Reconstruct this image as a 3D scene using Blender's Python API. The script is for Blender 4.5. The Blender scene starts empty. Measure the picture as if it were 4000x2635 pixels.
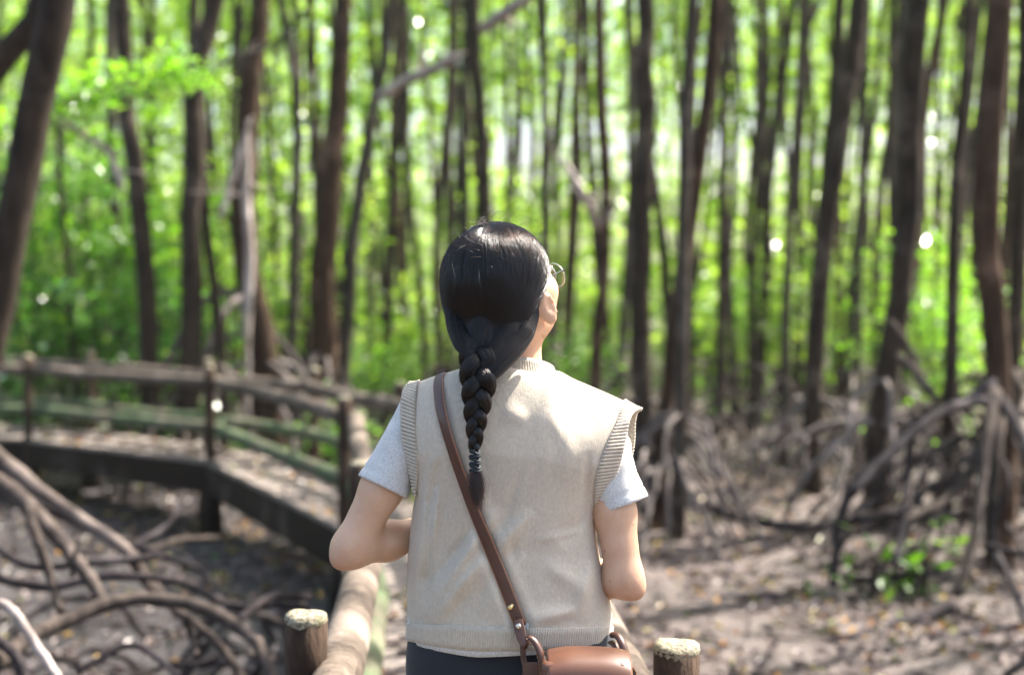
import bpy, math, random
import numpy as np
from mathutils import Vector, Matrix
from bpy import data as D
sc = bpy.context.scene
COL = sc.collection
R = math.radians
rng = np.random.default_rng(7)
random.seed(7)

# ------------------------------------------------------------------ camera
F_PX = 5556.0                      # 50 mm on a 36 mm wide sensor, photograph 4000 px wide
CAM = np.array([0.0, 0.0, 1.5])    # metres above the boardwalk deck (z = 0)
PITCH = math.atan(211.0 / F_PX)    # looking slightly down
cam = D.cameras.new('camera'); cam_o = D.objects.new('camera', cam); COL.objects.link(cam_o)
cam_o.location = CAM; cam_o.rotation_euler = (math.pi / 2 - PITCH, 0, 0)
cam.lens = 50; cam.sensor_width = 36; cam.clip_start = 0.05; cam.clip_end = 400
cam.dof.use_dof = True; cam.dof.focus_distance = 2.50; cam.dof.aperture_fstop = 2.15
sc.camera = cam_o

# ------------------------------------------------------------------ sky, sun, exposure
TO_SUN = Vector((0.50, 0.30, 0.81)).normalized()
SUN_EL = math.asin(TO_SUN.z); SUN_AZ = math.atan2(TO_SUN.x, TO_SUN.y)
w = D.worlds.new('World'); sc.world = w; w.use_nodes = True
nt = w.node_tree; nt.nodes.clear()
sky = nt.nodes.new('ShaderNodeTexSky'); sky.sky_type = 'NISHITA'; sky.sun_disc = False
sky.sun_elevation = SUN_EL; sky.sun_rotation = SUN_AZ; sky.air_density = 1.0; sky.dust_density = 4.0
bg = nt.nodes.new('ShaderNodeBackground'); bg.inputs[1].default_value = 0.115
wo = nt.nodes.new('ShaderNodeOutputWorld')
nt.links.new(sky.outputs[0], bg.inputs[0]); nt.links.new(bg.outputs[0], wo.inputs[0])
sun = D.lights.new('sun', 'SUN'); sun_o = D.objects.new('sun', sun); COL.objects.link(sun_o)
sun.energy = 5.0; sun.angle = R(0.55); sun.color = (1.0, 0.95, 0.86)
sun_o.rotation_euler = (-TO_SUN).to_track_quat('-Z', 'Y').to_euler()
sun_o.location = (10, 4, 20)
sc.view_settings.view_transform = 'Standard'; sc.view_settings.look = 'None'
sc.view_settings.gamma = 1.0; sc.view_settings.exposure = 2.0
sc.view_settings.use_curve_mapping = False
cy = sc.cycles
cy.use_denoising = True
try: cy.denoiser = 'OPENIMAGEDENOISE'
except Exception: pass
cy.max_bounces = 7; cy.diffuse_bounces = 4; cy.glossy_bounces = 3; cy.transmission_bounces = 5
cy.transparent_max_bounces = 8; cy.sample_clamp_indirect = 4.0; cy.sample_clamp_direct = 0
cy.caustics_reflective = False; cy.caustics_refractive = False
cy.use_adaptive_sampling = False
sc.render.hair_type = 'STRAND'
sc.cycles_curves.shape = 'RIBBONS'

# ------------------------------------------------------------------ helpers
_cp, _sp = math.cos(PITCH), math.sin(PITCH)
def px(u, v, Y):
    """point at world depth Y seen at photograph pixel (u, v)"""
    u = np.asarray(u, float); v = np.asarray(v, float); Y = np.asarray(Y, float)
    a = (u - 2000.0) / F_PX; b = (1317.5 - v) / F_PX
    dx = a; dy = _cp + b * _sp; dz = -_sp + b * _cp
    k = Y / dy
    return np.stack(np.broadcast_arrays(CAM[0] + dx * k, CAM[1] + Y + 0 * k, CAM[2] + dz * k), -1)

def catmull(P, n, closed=False):
    P = np.asarray(P, float)
    m = len(P)
    if m == 2 and not closed:
        t = np.linspace(0, 1, n)[:, None]; return P[0] * (1 - t) + P[1] * t
    if closed: Q = np.vstack([P[-1], P, P[0], P[1]]); segs = m
    else: Q = np.vstack([2 * P[0] - P[1], P, 2 * P[-1] - P[-2]]); segs = m - 1
    # centripetal-ish parametrisation by chord length of sampled curve
    S = 24; out = []
    for i in range(segs):
        p0, p1, p2, p3 = Q[i:i + 4]
        t = np.linspace(0, 1, S, endpoint=False)[:, None]
        out.append(0.5 * (2 * p1 + (p2 - p0) * t + (2 * p0 - 5 * p1 + 4 * p2 - p3) * t ** 2 + (3 * p1 - p0 - 3 * p2 + p3) * t ** 3))
    out.append(Q[segs + 1][None] if not closed else P[:1])
    C = np.vstack(out)
    L = np.concatenate([[0], np.cumsum(np.linalg.norm(np.diff(C[:, :3] if C.shape[1] > 3 else C, axis=0), axis=1))])
    s = np.linspace(0, L[-1], n + (1 if closed else 0))
    r = np.stack([np.interp(s, L, C[:, k]) for k in range(C.shape[1])], -1)
    return r[:-1] if closed else r

def lerpk(t, ks, vs): return np.interp(t, ks, vs)

def frames(C):
    C = np.asarray(C, float); n = len(C)
    T = np.gradient(C, axis=0); T /= np.linalg.norm(T, axis=1)[:, None] + 1e-12
    a = np.array([0, 0, 1.0]) if abs(T[0][2]) < 0.9 else np.array([1.0, 0, 0])
    N = np.zeros_like(T); N[0] = np.cross(T[0], a); N[0] /= np.linalg.norm(N[0])
    for i in range(1, n):
        v = N[i - 1] - T[i] * np.dot(N[i - 1], T[i]); N[i] = v / (np.linalg.norm(v) + 1e-12)
    return T, N, np.cross(T, N)

def tube(C, rad, seg=8, cap=True, flat=None, bump=0.0, seed=0):
    """swept tube; rad scalar or per point; flat = (a, b) squash along N and B"""
    C = np.asarray(C, float); n = len(C); rad = np.broadcast_to(np.asarray(rad, float), (n,))
    T, N, B = frames(C); th = np.linspace(0, 2 * math.pi, seg, endpoint=False)
    fa, fb = flat or (1, 1)
    r = np.repeat(rad[:, None], seg, 1)
    if bump:
        g = np.random.default_rng(seed); lump = g.normal(0, 1, (n, seg))
        lump = (lump + np.roll(lump, 1, 1) + np.roll(lump, -1, 1)) / 2
        lump[1:] = (lump[1:] + lump[:-1]) / 1.6
        r = r * (1 + bump * lump)
    V = C[:, None, :] + (np.cos(th)[None, :, None] * fa * N[:, None, :] + np.sin(th)[None, :, None] * fb * B[:, None, :]) * r[:, :, None]
    V = V.reshape(-1, 3)
    F = []
    for i in range(n - 1):
        a = i * seg
        for j in range(seg):
            j2 = (j + 1) % seg
            F.append((a + j, a + j2, a + seg + j2, a + seg + j))
    if cap:
        F.append(tuple(range(seg - 1, -1, -1))); F.append(tuple(range((n - 1) * seg, n * seg)))
    return V, F

class MB:
    def __init__(s): s.v = []; s.f = []; s.n = 0
    def add(s, VF):
        V, F = VF; V = np.asarray(V, float)
        s.v.append(V); s.f += [tuple(int(i) + s.n for i in f) for f in F]; s.n += len(V); return s
    def get(s): return np.vstack(s.v), s.f

def mesh(name, V, F, mat=None, smooth=True):
    m = D.meshes.new(name); m.from_pydata(np.asarray(V, float).tolist(), [], F); m.update()
    if smooth: m.polygons.foreach_set('use_smooth', np.ones(len(m.polygons), bool))
    if mat: m.materials.append(mat)
    return m
def obj(name, me, parent=None, loc=None, rot=None, scale=None):
    o = D.objects.new(name, me); COL.objects.link(o)
    if loc is not None: o.location = loc
    if rot is not None: o.rotation_euler = rot
    if scale is not None: o.scale = (scale,) * 3 if np.isscalar(scale) else scale
    if parent is not None: o.parent = parent
    return o
def mk(name, VF, mat, parent=None, smooth=True, origin=None):
    V, F = VF
    V = np.asarray(V, float)
    if origin is not None: V = V - np.asarray(origin)
    o = obj(name, mesh(name, V, F, mat, smooth), parent)
    if origin is not None: o.location = origin
    return o
def tag(o, label, cat, group=None, kind=None):
    o['label'] = label; o['category'] = cat
    if group: o['group'] = group
    if kind: o['kind'] = kind
    return o
def struct(o, label=None):
    o['kind'] = 'structure'
    if label: o['label'] = label
    return o
def empty(name, loc=(0, 0, 0)):
    o = D.objects.new(name, None); COL.objects.link(o); o.location = loc; o.empty_display_size = 0.1; return o
def box(x0, x1, y0, y1, z0, z1):
    V = [(x, y, z) for x in (x0, x1) for y in (y0, y1) for z in (z0, z1)]
    F = [(0, 1, 3, 2), (4, 6, 7, 5), (0, 4, 5, 1), (2, 3, 7, 6), (0, 2, 6, 4), (1, 5, 7, 3)]
    return np.array(V, float), F
def bevel(o, w_=0.003, seg=2):
    b = o.modifiers.new('bevel', 'BEVEL'); b.width = w_; b.segments = seg; b.limit_method = 'ANGLE'; return o
def sph(c, r, nu=12, nv=8):
    r = np.broadcast_to(np.asarray(r, float), (3,)); V = [(0, 0, 1)]
    for i in range(1, nv):
        p = math.pi * i / nv
        for j in range(nu): V.append((math.sin(p) * math.cos(2 * math.pi * j / nu), math.sin(p) * math.sin(2 * math.pi * j / nu), math.cos(p)))
    V.append((0, 0, -1)); F = []
    for j in range(nu): F.append((0, 1 + j, 1 + (j + 1) % nu))
    for i in range(nv - 2):
        for j in range(nu):
            a = 1 + i * nu; F.append((a + j, a + nu + j, a + nu + (j + 1) % nu, a + (j + 1) % nu))
    a = 1 + (nv - 2) * nu
    for j in range(nu): F.append((len(V) - 1, a + (j + 1) % nu, a + j))
    return np.array(V) * r + np.asarray(c), F
def grid(P, closed_u=False):
    """P: (nv, nu, 3) -> V, F"""
    nv, nu = P.shape[:2]; F = []
    for i in range(nv - 1):
        for j in range(nu if closed_u else nu - 1):
            j2 = (j + 1) % nu
            F.append((i * nu + j, i * nu + j2, (i + 1) * nu + j2, (i + 1) * nu + j))
    return P.reshape(-1, 3), F

# ------------------------------------------------------------------ materials
class NB:
    def __init__(s, name):
        s.m = D.materials.new(name); s.m.use_nodes = True; s.t = s.m.node_tree; s.t.nodes.clear()
        s.out = s.t.nodes.new('ShaderNodeOutputMaterial')
    def n(s, typ, **kw):
        x = s.t.nodes.new(typ)
        for k, v in kw.items():
            if k.startswith('_'): setattr(x, k[1:], v)
            else:
                i = x.inputs[int(k[1:])] if k[0] == 'i' and k[1:].isdigit() else x.inputs[k.replace('__', ' ')]
                if hasattr(v, 'is_output') or isinstance(v, bpy.types.NodeSocket): s.t.links.new(v, i)
                else: i.default_value = v
        return x
    def ramp(s, fac, stops):
        r = s.n('ShaderNodeValToRGB', i0=fac); el = r.color_ramp.elements
        while len(el) < len(stops): el.new(0.5)
        for e, (p, c) in zip(el, stops): e.position = p; e.color = (*c, 1)
        return r.outputs[0]
    def noise(s, vec, scale, detail=4, rough=0.55):
        return s.n('ShaderNodeTexNoise', Vector=vec, Scale=scale, Detail=detail, Roughness=rough).outputs[0]
    def bump(s, h, strength, dist):
        return s.n('ShaderNodeBump', Strength=strength, Distance=dist, Height=h).outputs[0]
    def mix(s, a, b, f, mode='MIX'):
        x = s.n('ShaderNodeMix', _data_type='RGBA', _blend_type=mode)
        for k, v in ((0, f), (6, a), (7, b)):
            if isinstance(v, bpy.types.NodeSocket): s.t.links.new(v, x.inputs[k])
            else: x.inputs[k].default_value = v if k == 0 else ((*v, 1) if len(v) == 3 else v)
        return x.outputs[2]
    def coord(s, which='Object', scale=None):
        c = s.n('ShaderNodeTexCoord').outputs[which]
        if scale: c = s.n('ShaderNodeMapping', Vector=c, Scale=scale).outputs[0]
        return c
    def done(s, shader): s.t.links.new(shader, s.out.inputs[0]); return s.m
    def pbr(s, col, rough=0.6, normal=None, **kw):
        a = {'Base__Color': col if isinstance(col, bpy.types.NodeSocket) else (*col, 1), 'Roughness': rough}
        if normal is not None: a['Normal'] = normal
        a.update(kw)
        return s.done(s.n('ShaderNodeBsdfPrincipled', **a).outputs[0])

def bark(name, dark, light, moss=None, scale=7.0):
    b = NB(name); g = b.n('ShaderNodeNewGeometry').outputs['Position']
    st = b.n('ShaderNodeMapping', Vector=g, Scale=(1, 1, 0.28)).outputs[0]
    n1 = b.noise(st, scale * 2.2, 6, 0.65); n2 = b.noise(g, 2.6, 3)
    c = b.ramp(n1, [(0.3, dark), (0.7, light)])
    c = b.mix(c, tuple(x * 1.9 + 0.03 for x in light), b.ramp(n2, [(0.54, (0, 0, 0)), (0.68, (0.75, 0.75, 0.75))]))
    c = b.mix(c, tuple(x * 0.5 for x in dark), b.ramp(b.noise(g, 1.3, 4), [(0.56, (0, 0, 0)), (0.70, (0.7, 0.7, 0.7))]))
    if moss: c = b.mix(c, moss, b.ramp(b.noise(g, 1.7, 3), [(0.34, (0, 0, 0)), (0.54, (0.85, 0.85, 0.85))]))
    return b.pbr(c, 0.9, b.bump(n1, 0.7, 0.02), **{'Specular IOR Level': 0.2})
M_BARK = bark('bark_dark', (0.012, 0.008, 0.006), (0.058, 0.040, 0.027))
M_BARK2 = bark('bark_brown', (0.018, 0.010, 0.006), (0.080, 0.044, 0.025))
M_BARK3 = bark('bark_grey', (0.022, 0.017, 0.013), (0.088, 0.069, 0.053))
M_ROOT = bark('root_bark', (0.024, 0.018, 0.015), (0.095, 0.072, 0.060), scale=10)
M_ROOTD = bark('root_bark_dark', (0.012, 0.009, 0.010), (0.046, 0.036, 0.037), scale=10)
M_ROOTP = bark('root_bark_pale', (0.050, 0.040, 0.036), (0.200, 0.165, 0.150), scale=10)
M_DEAD = bark('dead_branch', (0.26, 0.20, 0.17), (0.46, 0.39, 0.35), scale=10)
M_RAIL = bark('rail_wood', (0.060, 0.046, 0.036), (0.170, 0.132, 0.104), scale=9)
M_RAILG = bark('rail_wood_algae', (0.080, 0.072, 0.050), (0.19, 0.165, 0.115), moss=(0.075, 0.110, 0.055), scale=9)
M_POST = bark('post_wood', (0.022, 0.013, 0.009), (0.085, 0.054, 0.036), scale=14)
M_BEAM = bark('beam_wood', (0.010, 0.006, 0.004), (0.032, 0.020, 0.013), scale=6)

def post_top():
    b = NB('post_end_grain'); g = b.coord('Object')
    n = b.noise(g, 120, 4); c = b.ramp(n, [(0.35, (0.10, 0.082, 0.055)), (0.5, (0.26, 0.225, 0.155)), (0.7, (0.37, 0.33, 0.24))])
    c = b.mix(c, (0.13, 0.14, 0.06), b.ramp(b.noise(g, 34, 3), [(0.5, (0, 0, 0)), (0.7, (0.6, 0.6, 0.6))]))
    return b.pbr(c, 0.9, b.bump(n, 0.9, 0.006))
M_POSTTOP = post_top()

def leafmat(name, c0, c1, c2, trans=0.5, gloss=0.42):
    b = NB(name); at = b.n('ShaderNodeAttribute', _attribute_name='rnd').outputs['Fac']
    c = b.ramp(at, [(0.0, c0), (0.55, c1), (1.0, c2)])
    tcol = b.n('ShaderNodeHueSaturation', Saturation=1.03, Value=2.35, Color=c).outputs[0]
    d = b.n('ShaderNodeBsdfDiffuse', Color=c).outputs[0]
    t = b.n('ShaderNodeBsdfTranslucent', Color=tcol).outputs[0]
    m1 = b.n('ShaderNodeMixShader', i0=trans, i1=d, i2=t).outputs[0]
    gl = b.n('ShaderNodeBsdfGlossy', Color=(1, 1, 1, 1), Roughness=gloss).outputs[0]
    fr = b.n('ShaderNodeLayerWeight', Blend=0.22).outputs['Fresnel']
    fr = b.n('ShaderNodeMath', _operation='MULTIPLY', i0=fr, i1=0.58).outputs[0]
    return b.done(b.n('ShaderNodeMixShader', i0=fr, i1=m1, i2=gl).outputs[0])
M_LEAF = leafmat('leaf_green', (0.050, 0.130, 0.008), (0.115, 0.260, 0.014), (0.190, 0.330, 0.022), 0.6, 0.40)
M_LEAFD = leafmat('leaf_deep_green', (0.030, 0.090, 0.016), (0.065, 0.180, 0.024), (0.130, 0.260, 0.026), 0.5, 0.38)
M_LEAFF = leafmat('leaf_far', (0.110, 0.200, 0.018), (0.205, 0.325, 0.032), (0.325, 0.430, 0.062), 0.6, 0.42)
def litter():
    b = NB('fallen_leaf'); at = b.n('ShaderNodeAttribute', _attribute_name='rnd').outputs['Fac']
    c = b.ramp(at, [(0.0, (0.060, 0.038, 0.032)), (0.36, (0.135, 0.094, 0.083)), (0.62, (0.24, 0.180, 0.165)), (0.76, (0.42, 0.36, 0.34)), (0.80, (0.36, 0.15, 0.04)), (0.87, (0.46, 0.28, 0.05)), (0.94, (0.40, 0.36, 0.10)), (1.0, (0.12, 0.18, 0.04))])
    return b.pbr(c, 0.42)
M_LITTER = litter()
def mud():
    b = NB('mud'); g = b.n('ShaderNodeNewGeometry').outputs['Position']
    n1 = b.noise(g, 0.75, 5); n2 = b.noise(g, 14, 5, 0.7); n3 = b.noise(g, 60, 3, 0.7)
    c = b.ramp(n1, [(0.3, (0.034, 0.023, 0.020)), (0.48, (0.080, 0.056, 0.049)), (0.70, (0.165, 0.122, 0.108))])
    c = b.mix(c, (0.21, 0.160, 0.145), b.ramp(n2, [(0.52, (0, 0, 0)), (0.70, (0.7, 0.7, 0.7))]))
    c = b.mix(c, (0.030, 0.023, 0.023), b.ramp(n3, [(0.55, (0, 0, 0)), (0.75, (0.7, 0.7, 0.7))]))
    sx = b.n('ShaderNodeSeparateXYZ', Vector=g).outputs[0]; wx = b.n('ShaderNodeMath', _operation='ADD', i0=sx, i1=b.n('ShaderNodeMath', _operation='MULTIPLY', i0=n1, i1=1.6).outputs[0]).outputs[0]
    dark_left = b.n('ShaderNodeMapRange', i0=wx, i1=0.6, i2=-0.5, i3=0.0, i4=0.88).outputs[0]; c = b.mix(c, (0.028, 0.022, 0.024), dark_left)   # mud mixed darker left of the boardwalk
    r = b.ramp(n1, [(0.35, (0.38, 0.38, 0.38)), (0.6, (0.8, 0.8, 0.8))])
    return b.pbr(c, r, b.bump(b.mix(n2, n3, 0.4), 0.8, 0.05))
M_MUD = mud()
def deckwood():
    b = NB('deck_plank'); g = b.n('ShaderNodeNewGeometry').outputs['Position']
    n = b.noise(g, 9, 6, 0.7); n2 = b.noise(g, 55, 4, 0.7)
    c = b.ramp(n, [(0.3, (0.13, 0.10, 0.085)), (0.7, (0.30, 0.25, 0.215))])
    c = b.mix(c, (0.10, 0.08, 0.07), b.ramp(n2, [(0.5, (0, 0, 0)), (0.75, (0.6, 0.6, 0.6))]))
    return b.pbr(c, 0.75, b.bump(n2, 0.6, 0.006))
M_DECK = deckwood()
# ------------------------------------------------------------------ ground
GZ = -0.60
def ground_h(x, y):
    return GZ + 0.05 * np.sin(0.9 * x + 0.3 * y) * np.cos(0.7 * y - 0.4 * x) + 0.03 * np.sin(2.3 * x + 1.1) * np.sin(1.9 * y) + 0.012 * np.maximum(0, y - 18)
def _ground():
    xs = np.concatenate([np.linspace(-120, -30, 12)[:-1], np.linspace(-30, 30, 241), np.linspace(30, 120, 12)[1:]])
    ys = np.concatenate([np.linspace(-40, -4, 10)[:-1], np.linspace(-4, 48, 209), np.linspace(48, 200, 16)[1:]])
    X, Y = np.meshgrid(xs, ys); Z = ground_h(X, np.minimum(Y, 60))
    g = np.random.default_rng(3); near = (abs(X) < 30) & (Y < 48)
    Z = Z + np.where(near, g.normal(0, 0.012, Z.shape), 0)
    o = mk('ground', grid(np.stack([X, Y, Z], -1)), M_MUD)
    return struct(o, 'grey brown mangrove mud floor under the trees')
_ground()

def leaves(P, size, rndv, normal_up=0.0, g=None, wid=0.45, bend=0.25):
    """leaf-shaped faces at points P; two triangles pairs folded on the midrib. returns V, F(np), rnd"""
    n = len(P); g = g or rng
    d = g.normal(0, 1, (n, 3)); d[:, 2] *= (1 - normal_up); d /= np.linalg.norm(d, axis=1)[:, None]
    up = g.normal(0, 1, (n, 3)) * (1 - 0.85 * normal_up); up[:, 2] += 0.6 + 3 * normal_up
    sd = np.cross(d, up); sd /= np.linalg.norm(sd, axis=1)[:, None] + 1e-9
    nr = np.cross(sd, d)
    L = (size * g.uniform(0.7, 1.25, n))[:, None]; W = L * wid * 0.5
    base = P; tip = P + d * L - nr * L * bend * 0.3
    l1 = P + d * L * 0.32 + sd * W * 0.9 + nr * W * bend; r1 = P + d * L * 0.32 - sd * W * 0.9 + nr * W * bend
    l2 = P + d * L * 0.68 + sd * W * 0.85 + nr * W * bend * .6; r2 = P + d * L * 0.68 - sd * W * 0.85 + nr * W * bend * .6
    V = np.stack([base, l1, l2, tip, r2, r1], 1).reshape(-1, 3)
    i = (np.arange(n) * 6)[:, None]
    F = np.concatenate([i + np.array([[0, 1, 2, 3]]), i + np.array([[0, 3, 4, 5]])], 1).reshape(-1, 4)
    return V, F, np.repeat(rndv, 6)
def fastmesh(name, V, F, mat, rnd=None, smooth=False):
    m = D.meshes.new(name); nf = len(F); k = F.shape[1]
    m.vertices.add(len(V)); m.vertices.foreach_set('co', V.astype('f').ravel())
    m.loops.add(nf * k); m.loops.foreach_set('vertex_index', F.astype('i').ravel())
    m.polygons.add(nf); m.polygons.foreach_set('loop_start', (np.arange(nf) * k).astype('i'))
    m.update(calc_edges=True)
    if rnd is not None:
        a = m.attributes.new('rnd', 'FLOAT', 'POINT'); a.data.foreach_set('value', rnd.astype('f'))
    m.polygons.foreach_set('use_smooth', np.full(nf, smooth)); m.materials.append(mat); return m

# ------------------------------------------------------------------ boardwalk
LP = np.array([(-0.30, -1.2), (-0.36, 1.0), (-0.437, 2.99), (-0.60, 5.55), (-1.03, 8.74), (-2.57, 12.08), (-4.71, 13.8), (-7.6, 15.2), (-11.0, 16.2)])
RP = np.array([(0.42, -1.2), (0.375, 0.9), (0.318, 2.74), (0.18, 5.4), (-0.12, 7.75), (-0.78, 10.0), (-1.63, 11.7), (-2.80, 13.05), (-4.3, 14.5), (-7.0, 16.1), (-10.7, 17.3)])
RAIL_TOP = 0.81
bw = empty('boardwalk', (0, 0, 0)); tag(bw, 'weathered timber boardwalk curving left through the mud on short piles', 'boardwalk')
def poly(P, n):
    P = np.c_[P, np.zeros(len(P))]; L = np.r_[0, np.cumsum(np.linalg.norm(np.diff(P, axis=0), axis=1))]; s = np.linspace(0, L[-1], n)
    return np.stack([np.interp(s, L, P[:, k]) for k in range(3)], 1)
lc = poly(LP, 190); rc = poly(RP, 190)
pl_meshes = {}
for k in range(0, 189):
    a0, a1, b0, b1 = lc[k], lc[k + 1], rc[k], rc[k + 1]
    if a0[1] < -0.8: continue
    g = 0.06
    p = [a0 + (a1 - a0) * g, a0 + (a1 - a0) * (1 - g), b0 + (b1 - b0) * (1 - g), b0 + (b1 - b0) * g]
    e = (p[3] - p[0]); e /= np.linalg.norm(e)
    p[0] = p[0] - e * 0.03; p[1] = p[1] - e * 0.03; p[2] = p[2] + e * 0.03; p[3] = p[3] + e * 0.03
    zt = random.uniform(-0.006, 0.004)
    V = [(q[0], q[1], zt - h) for h in (0, 0.035) for q in p]
    F = [(0, 3, 2, 1), (4, 5, 6, 7), (0, 1, 5, 4), (1, 2, 6, 5), (2, 3, 7, 6), (3, 0, 4, 7)]
    mk('plank', (np.array(V), F), M_DECK, bw, smooth=False)
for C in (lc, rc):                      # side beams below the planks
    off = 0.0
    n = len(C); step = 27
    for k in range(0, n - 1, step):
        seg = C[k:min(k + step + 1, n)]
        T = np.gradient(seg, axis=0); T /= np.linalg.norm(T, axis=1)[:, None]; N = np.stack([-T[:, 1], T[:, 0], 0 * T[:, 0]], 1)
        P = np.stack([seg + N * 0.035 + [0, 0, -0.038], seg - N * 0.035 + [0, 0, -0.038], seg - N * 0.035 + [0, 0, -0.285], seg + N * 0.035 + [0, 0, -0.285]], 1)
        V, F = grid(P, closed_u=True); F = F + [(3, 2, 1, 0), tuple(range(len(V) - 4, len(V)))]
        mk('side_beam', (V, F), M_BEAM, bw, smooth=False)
def wobble_tube(a, b, r0, r1, seed, n=9, amp=0.012, seg=12):
    g = np.random.default_rng(seed); t = np.linspace(0, 1, n)[:, None]
    C = np.asarray(a) * (1 - t) + np.asarray(b) * t
    C = C + np.sin(t * math.pi) * g.normal(0, amp, 3) + g.normal(0, amp * 0.15, (n, 3))
    return tube(C, np.linspace(r0, r1, n), seg, True, bump=0.03, seed=seed)
def railing(P, name, label, side, jj, rails=True):
    t = empty(name, (P[0][0], P[0][1], 0)); tag(t, label, 'railing')
    o0 = np.array([P[0][0], P[0][1], 0.0])
    n = len(P)
    nrm = []
    for i in range(n):
        T = P[min(i + 1, n - 1)] - P[max(i - 1, 0)]; T = T / np.linalg.norm(T); nrm.append(np.array([-T[1], T[0]]) * side)
    for i in range(n):
        x, y = P[i]; lean = np.random.default_rng(i + jj).normal(0, 0.006, 2)
        r = 0.045
        zs = np.array([-0.40, -0.1, 0.2, 0.5, 0.70, RAIL_TOP - 0.018])
        C = np.c_[x + lean[0] * zs, y + lean[1] * zs, zs]
        po = mk('post', tube(C - o0, [r * 1.05, r, r * 1.0, r * .98, r, r], 18, True, bump=0.025, seed=i + jj), M_POST, t)
        # uneven sawn end
        g = np.random.default_rng(50 + i + jj); m = MB(); k = 18; th = np.linspace(0, 2 * math.pi, k, endpoint=False)
        rings = []
        for rr, zz in ((0.99, -0.010), (1.02, -0.004), (0.97, 0.006), (0.75, 0.013), (0.4, 0.016), (0.1, 0.015)):
            h = zz + (0.003 * np.sin(th * 2 + i) + g.normal(0, 0.0012, k)) * (1 if rr < 1 else 0.5)
            rings.append(np.c_[x + lean[0] * .8 + r * rr * np.cos(th), y + lean[1] * .8 + r * rr * np.sin(th), RAIL_TOP - 0.018 + h])
        V, F = grid(np.array(rings) - o0, closed_u=True); F = F + [tuple(range(len(V) - k, len(V)))]
        mk('sawn_top', (V, F), M_POSTTOP, po)
        if i < n - 1 and rails:
            q = P[i + 1]; e = (q - P[i]) / np.linalg.norm(q - P[i])
            for z, mat, rr in ((0.655, M_RAIL, 0.054), (0.265, M_RAILG, 0.056)):
                a = P[i] + nrm[i] * 0.062 - e * 0.05; b = q + nrm[i + 1] * 0.062 + e * 0.05
                mk('rail', tuple_off(wobble_tube((a[0], a[1], z), (b[0], b[1], z + 0.004 * ((i % 2) * 2 - 1)), rr, rr * 0.94, 100 + i + jj + int(z * 100)), o0), mat, t)
    return t
def tuple_off(VF, o): return VF[0] - o, VF[1]
railing(LP, 'log_railing', 'round log railing on the boardwalk edge beside the tangled arching roots', -1, 0)
railing(RP, 'log_railing', 'round log railing on the boardwalk edge beside the leafy mud clearing', 1, 31)
# piles under the deck
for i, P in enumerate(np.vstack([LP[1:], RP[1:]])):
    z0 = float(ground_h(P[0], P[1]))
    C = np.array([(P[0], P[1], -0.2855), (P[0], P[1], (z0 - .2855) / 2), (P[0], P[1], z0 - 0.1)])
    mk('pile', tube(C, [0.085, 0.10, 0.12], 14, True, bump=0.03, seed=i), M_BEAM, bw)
# short cut log by the near post
st = empty('log_stub', (-0.425, 2.80, 0)); tag(st, 'short pale sawn log standing just before a railing post', 'log')
so = np.array([-0.425, 2.80, 0])
mk('trunk', tube(np.array([(-0.425, 2.80, z) for z in (0.0, 0.3, 0.6, 0.685)]) - so, [0.044, 0.043, 0.045, 0.043], 18, True, bump=0.03, seed=3), M_RAIL, st)
th = np.linspace(0, 2 * math.pi, 18, endpoint=False); g = np.random.default_rng(9)
rings = [np.c_[0.043 * rr * np.cos(th), 0.043 * rr * np.sin(th), 0.685 + z + g.normal(0, 0.0015, 18)] for rr, z in ((1.02, -0.01), (1.0, 0.004), (0.85, 0.016), (0.5, 0.024), (0.1, 0.026))]
V, F = grid(np.array(rings), True); mk('sawn_top', (V, F + [tuple(range(len(V) - 18, len(V)))]), M_POSTTOP, st)

# ------------------------------------------------------------------ fallen leaves
def on_walk(x, y):
    k = np.clip(((y + 1.2) / 17.4 * 180).astype(int), 0, 189)
    return (x > lc[k, 0]) & (x < rc[k, 0]) & (y < 11)
def litter_mesh(n, seed, ymax):
    g = np.random.default_rng(seed)
    y = 1.5 + (ymax - 1.5) * g.random(n) ** 1.25
    x = g.uniform(-1, 1, n) * (0.42 * y + 1.5)
    pt = np.sin(x * 1.3 + np.sin(y * .9)) * np.sin(y * 1.1 + .7 * np.sin(x)) + .5 * np.sin(3.1 * x + 2.2 * y)
    ok = ~on_walk(x, y) & (g.random(n) < np.clip(.60 + .5 * pt, .26, 1)); x, y = x[ok], y[ok]; n = len(x)
    P = np.c_[x, y, ground_h(x, y) + g.uniform(0.008, 0.04, n)]
    return leaves(P, 0.070, g.random(n) ** 1.25, 0.8, g, 0.5, 0.8)
V, F, r_ = litter_mesh(62000, 5, 34)
o = obj('leaf_litter', fastmesh('leaf_litter', V, F, M_LITTER, r_)); tag(o, 'brown, orange and pale fallen leaves covering the mud', 'fallen leaves', kind='stuff')
g = np.random.default_rng(11); n = 900; k = g.integers(10, 150, n); f = g.random(n)[:, None]
P = lc[k] * (1 - f) + rc[k] * f + np.c_[np.zeros((n, 2)), np.full(n, 0.014)]
V, F, r_ = leaves(P, 0.075, g.random(n), 0.85, g, 0.5, 0.6)
o = obj('leaf_litter', fastmesh('leaf_litter', V, F, M_LITTER, r_)); tag(o, 'fallen leaves scattered on the boardwalk planks', 'fallen leaves', kind='stuff')

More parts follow.
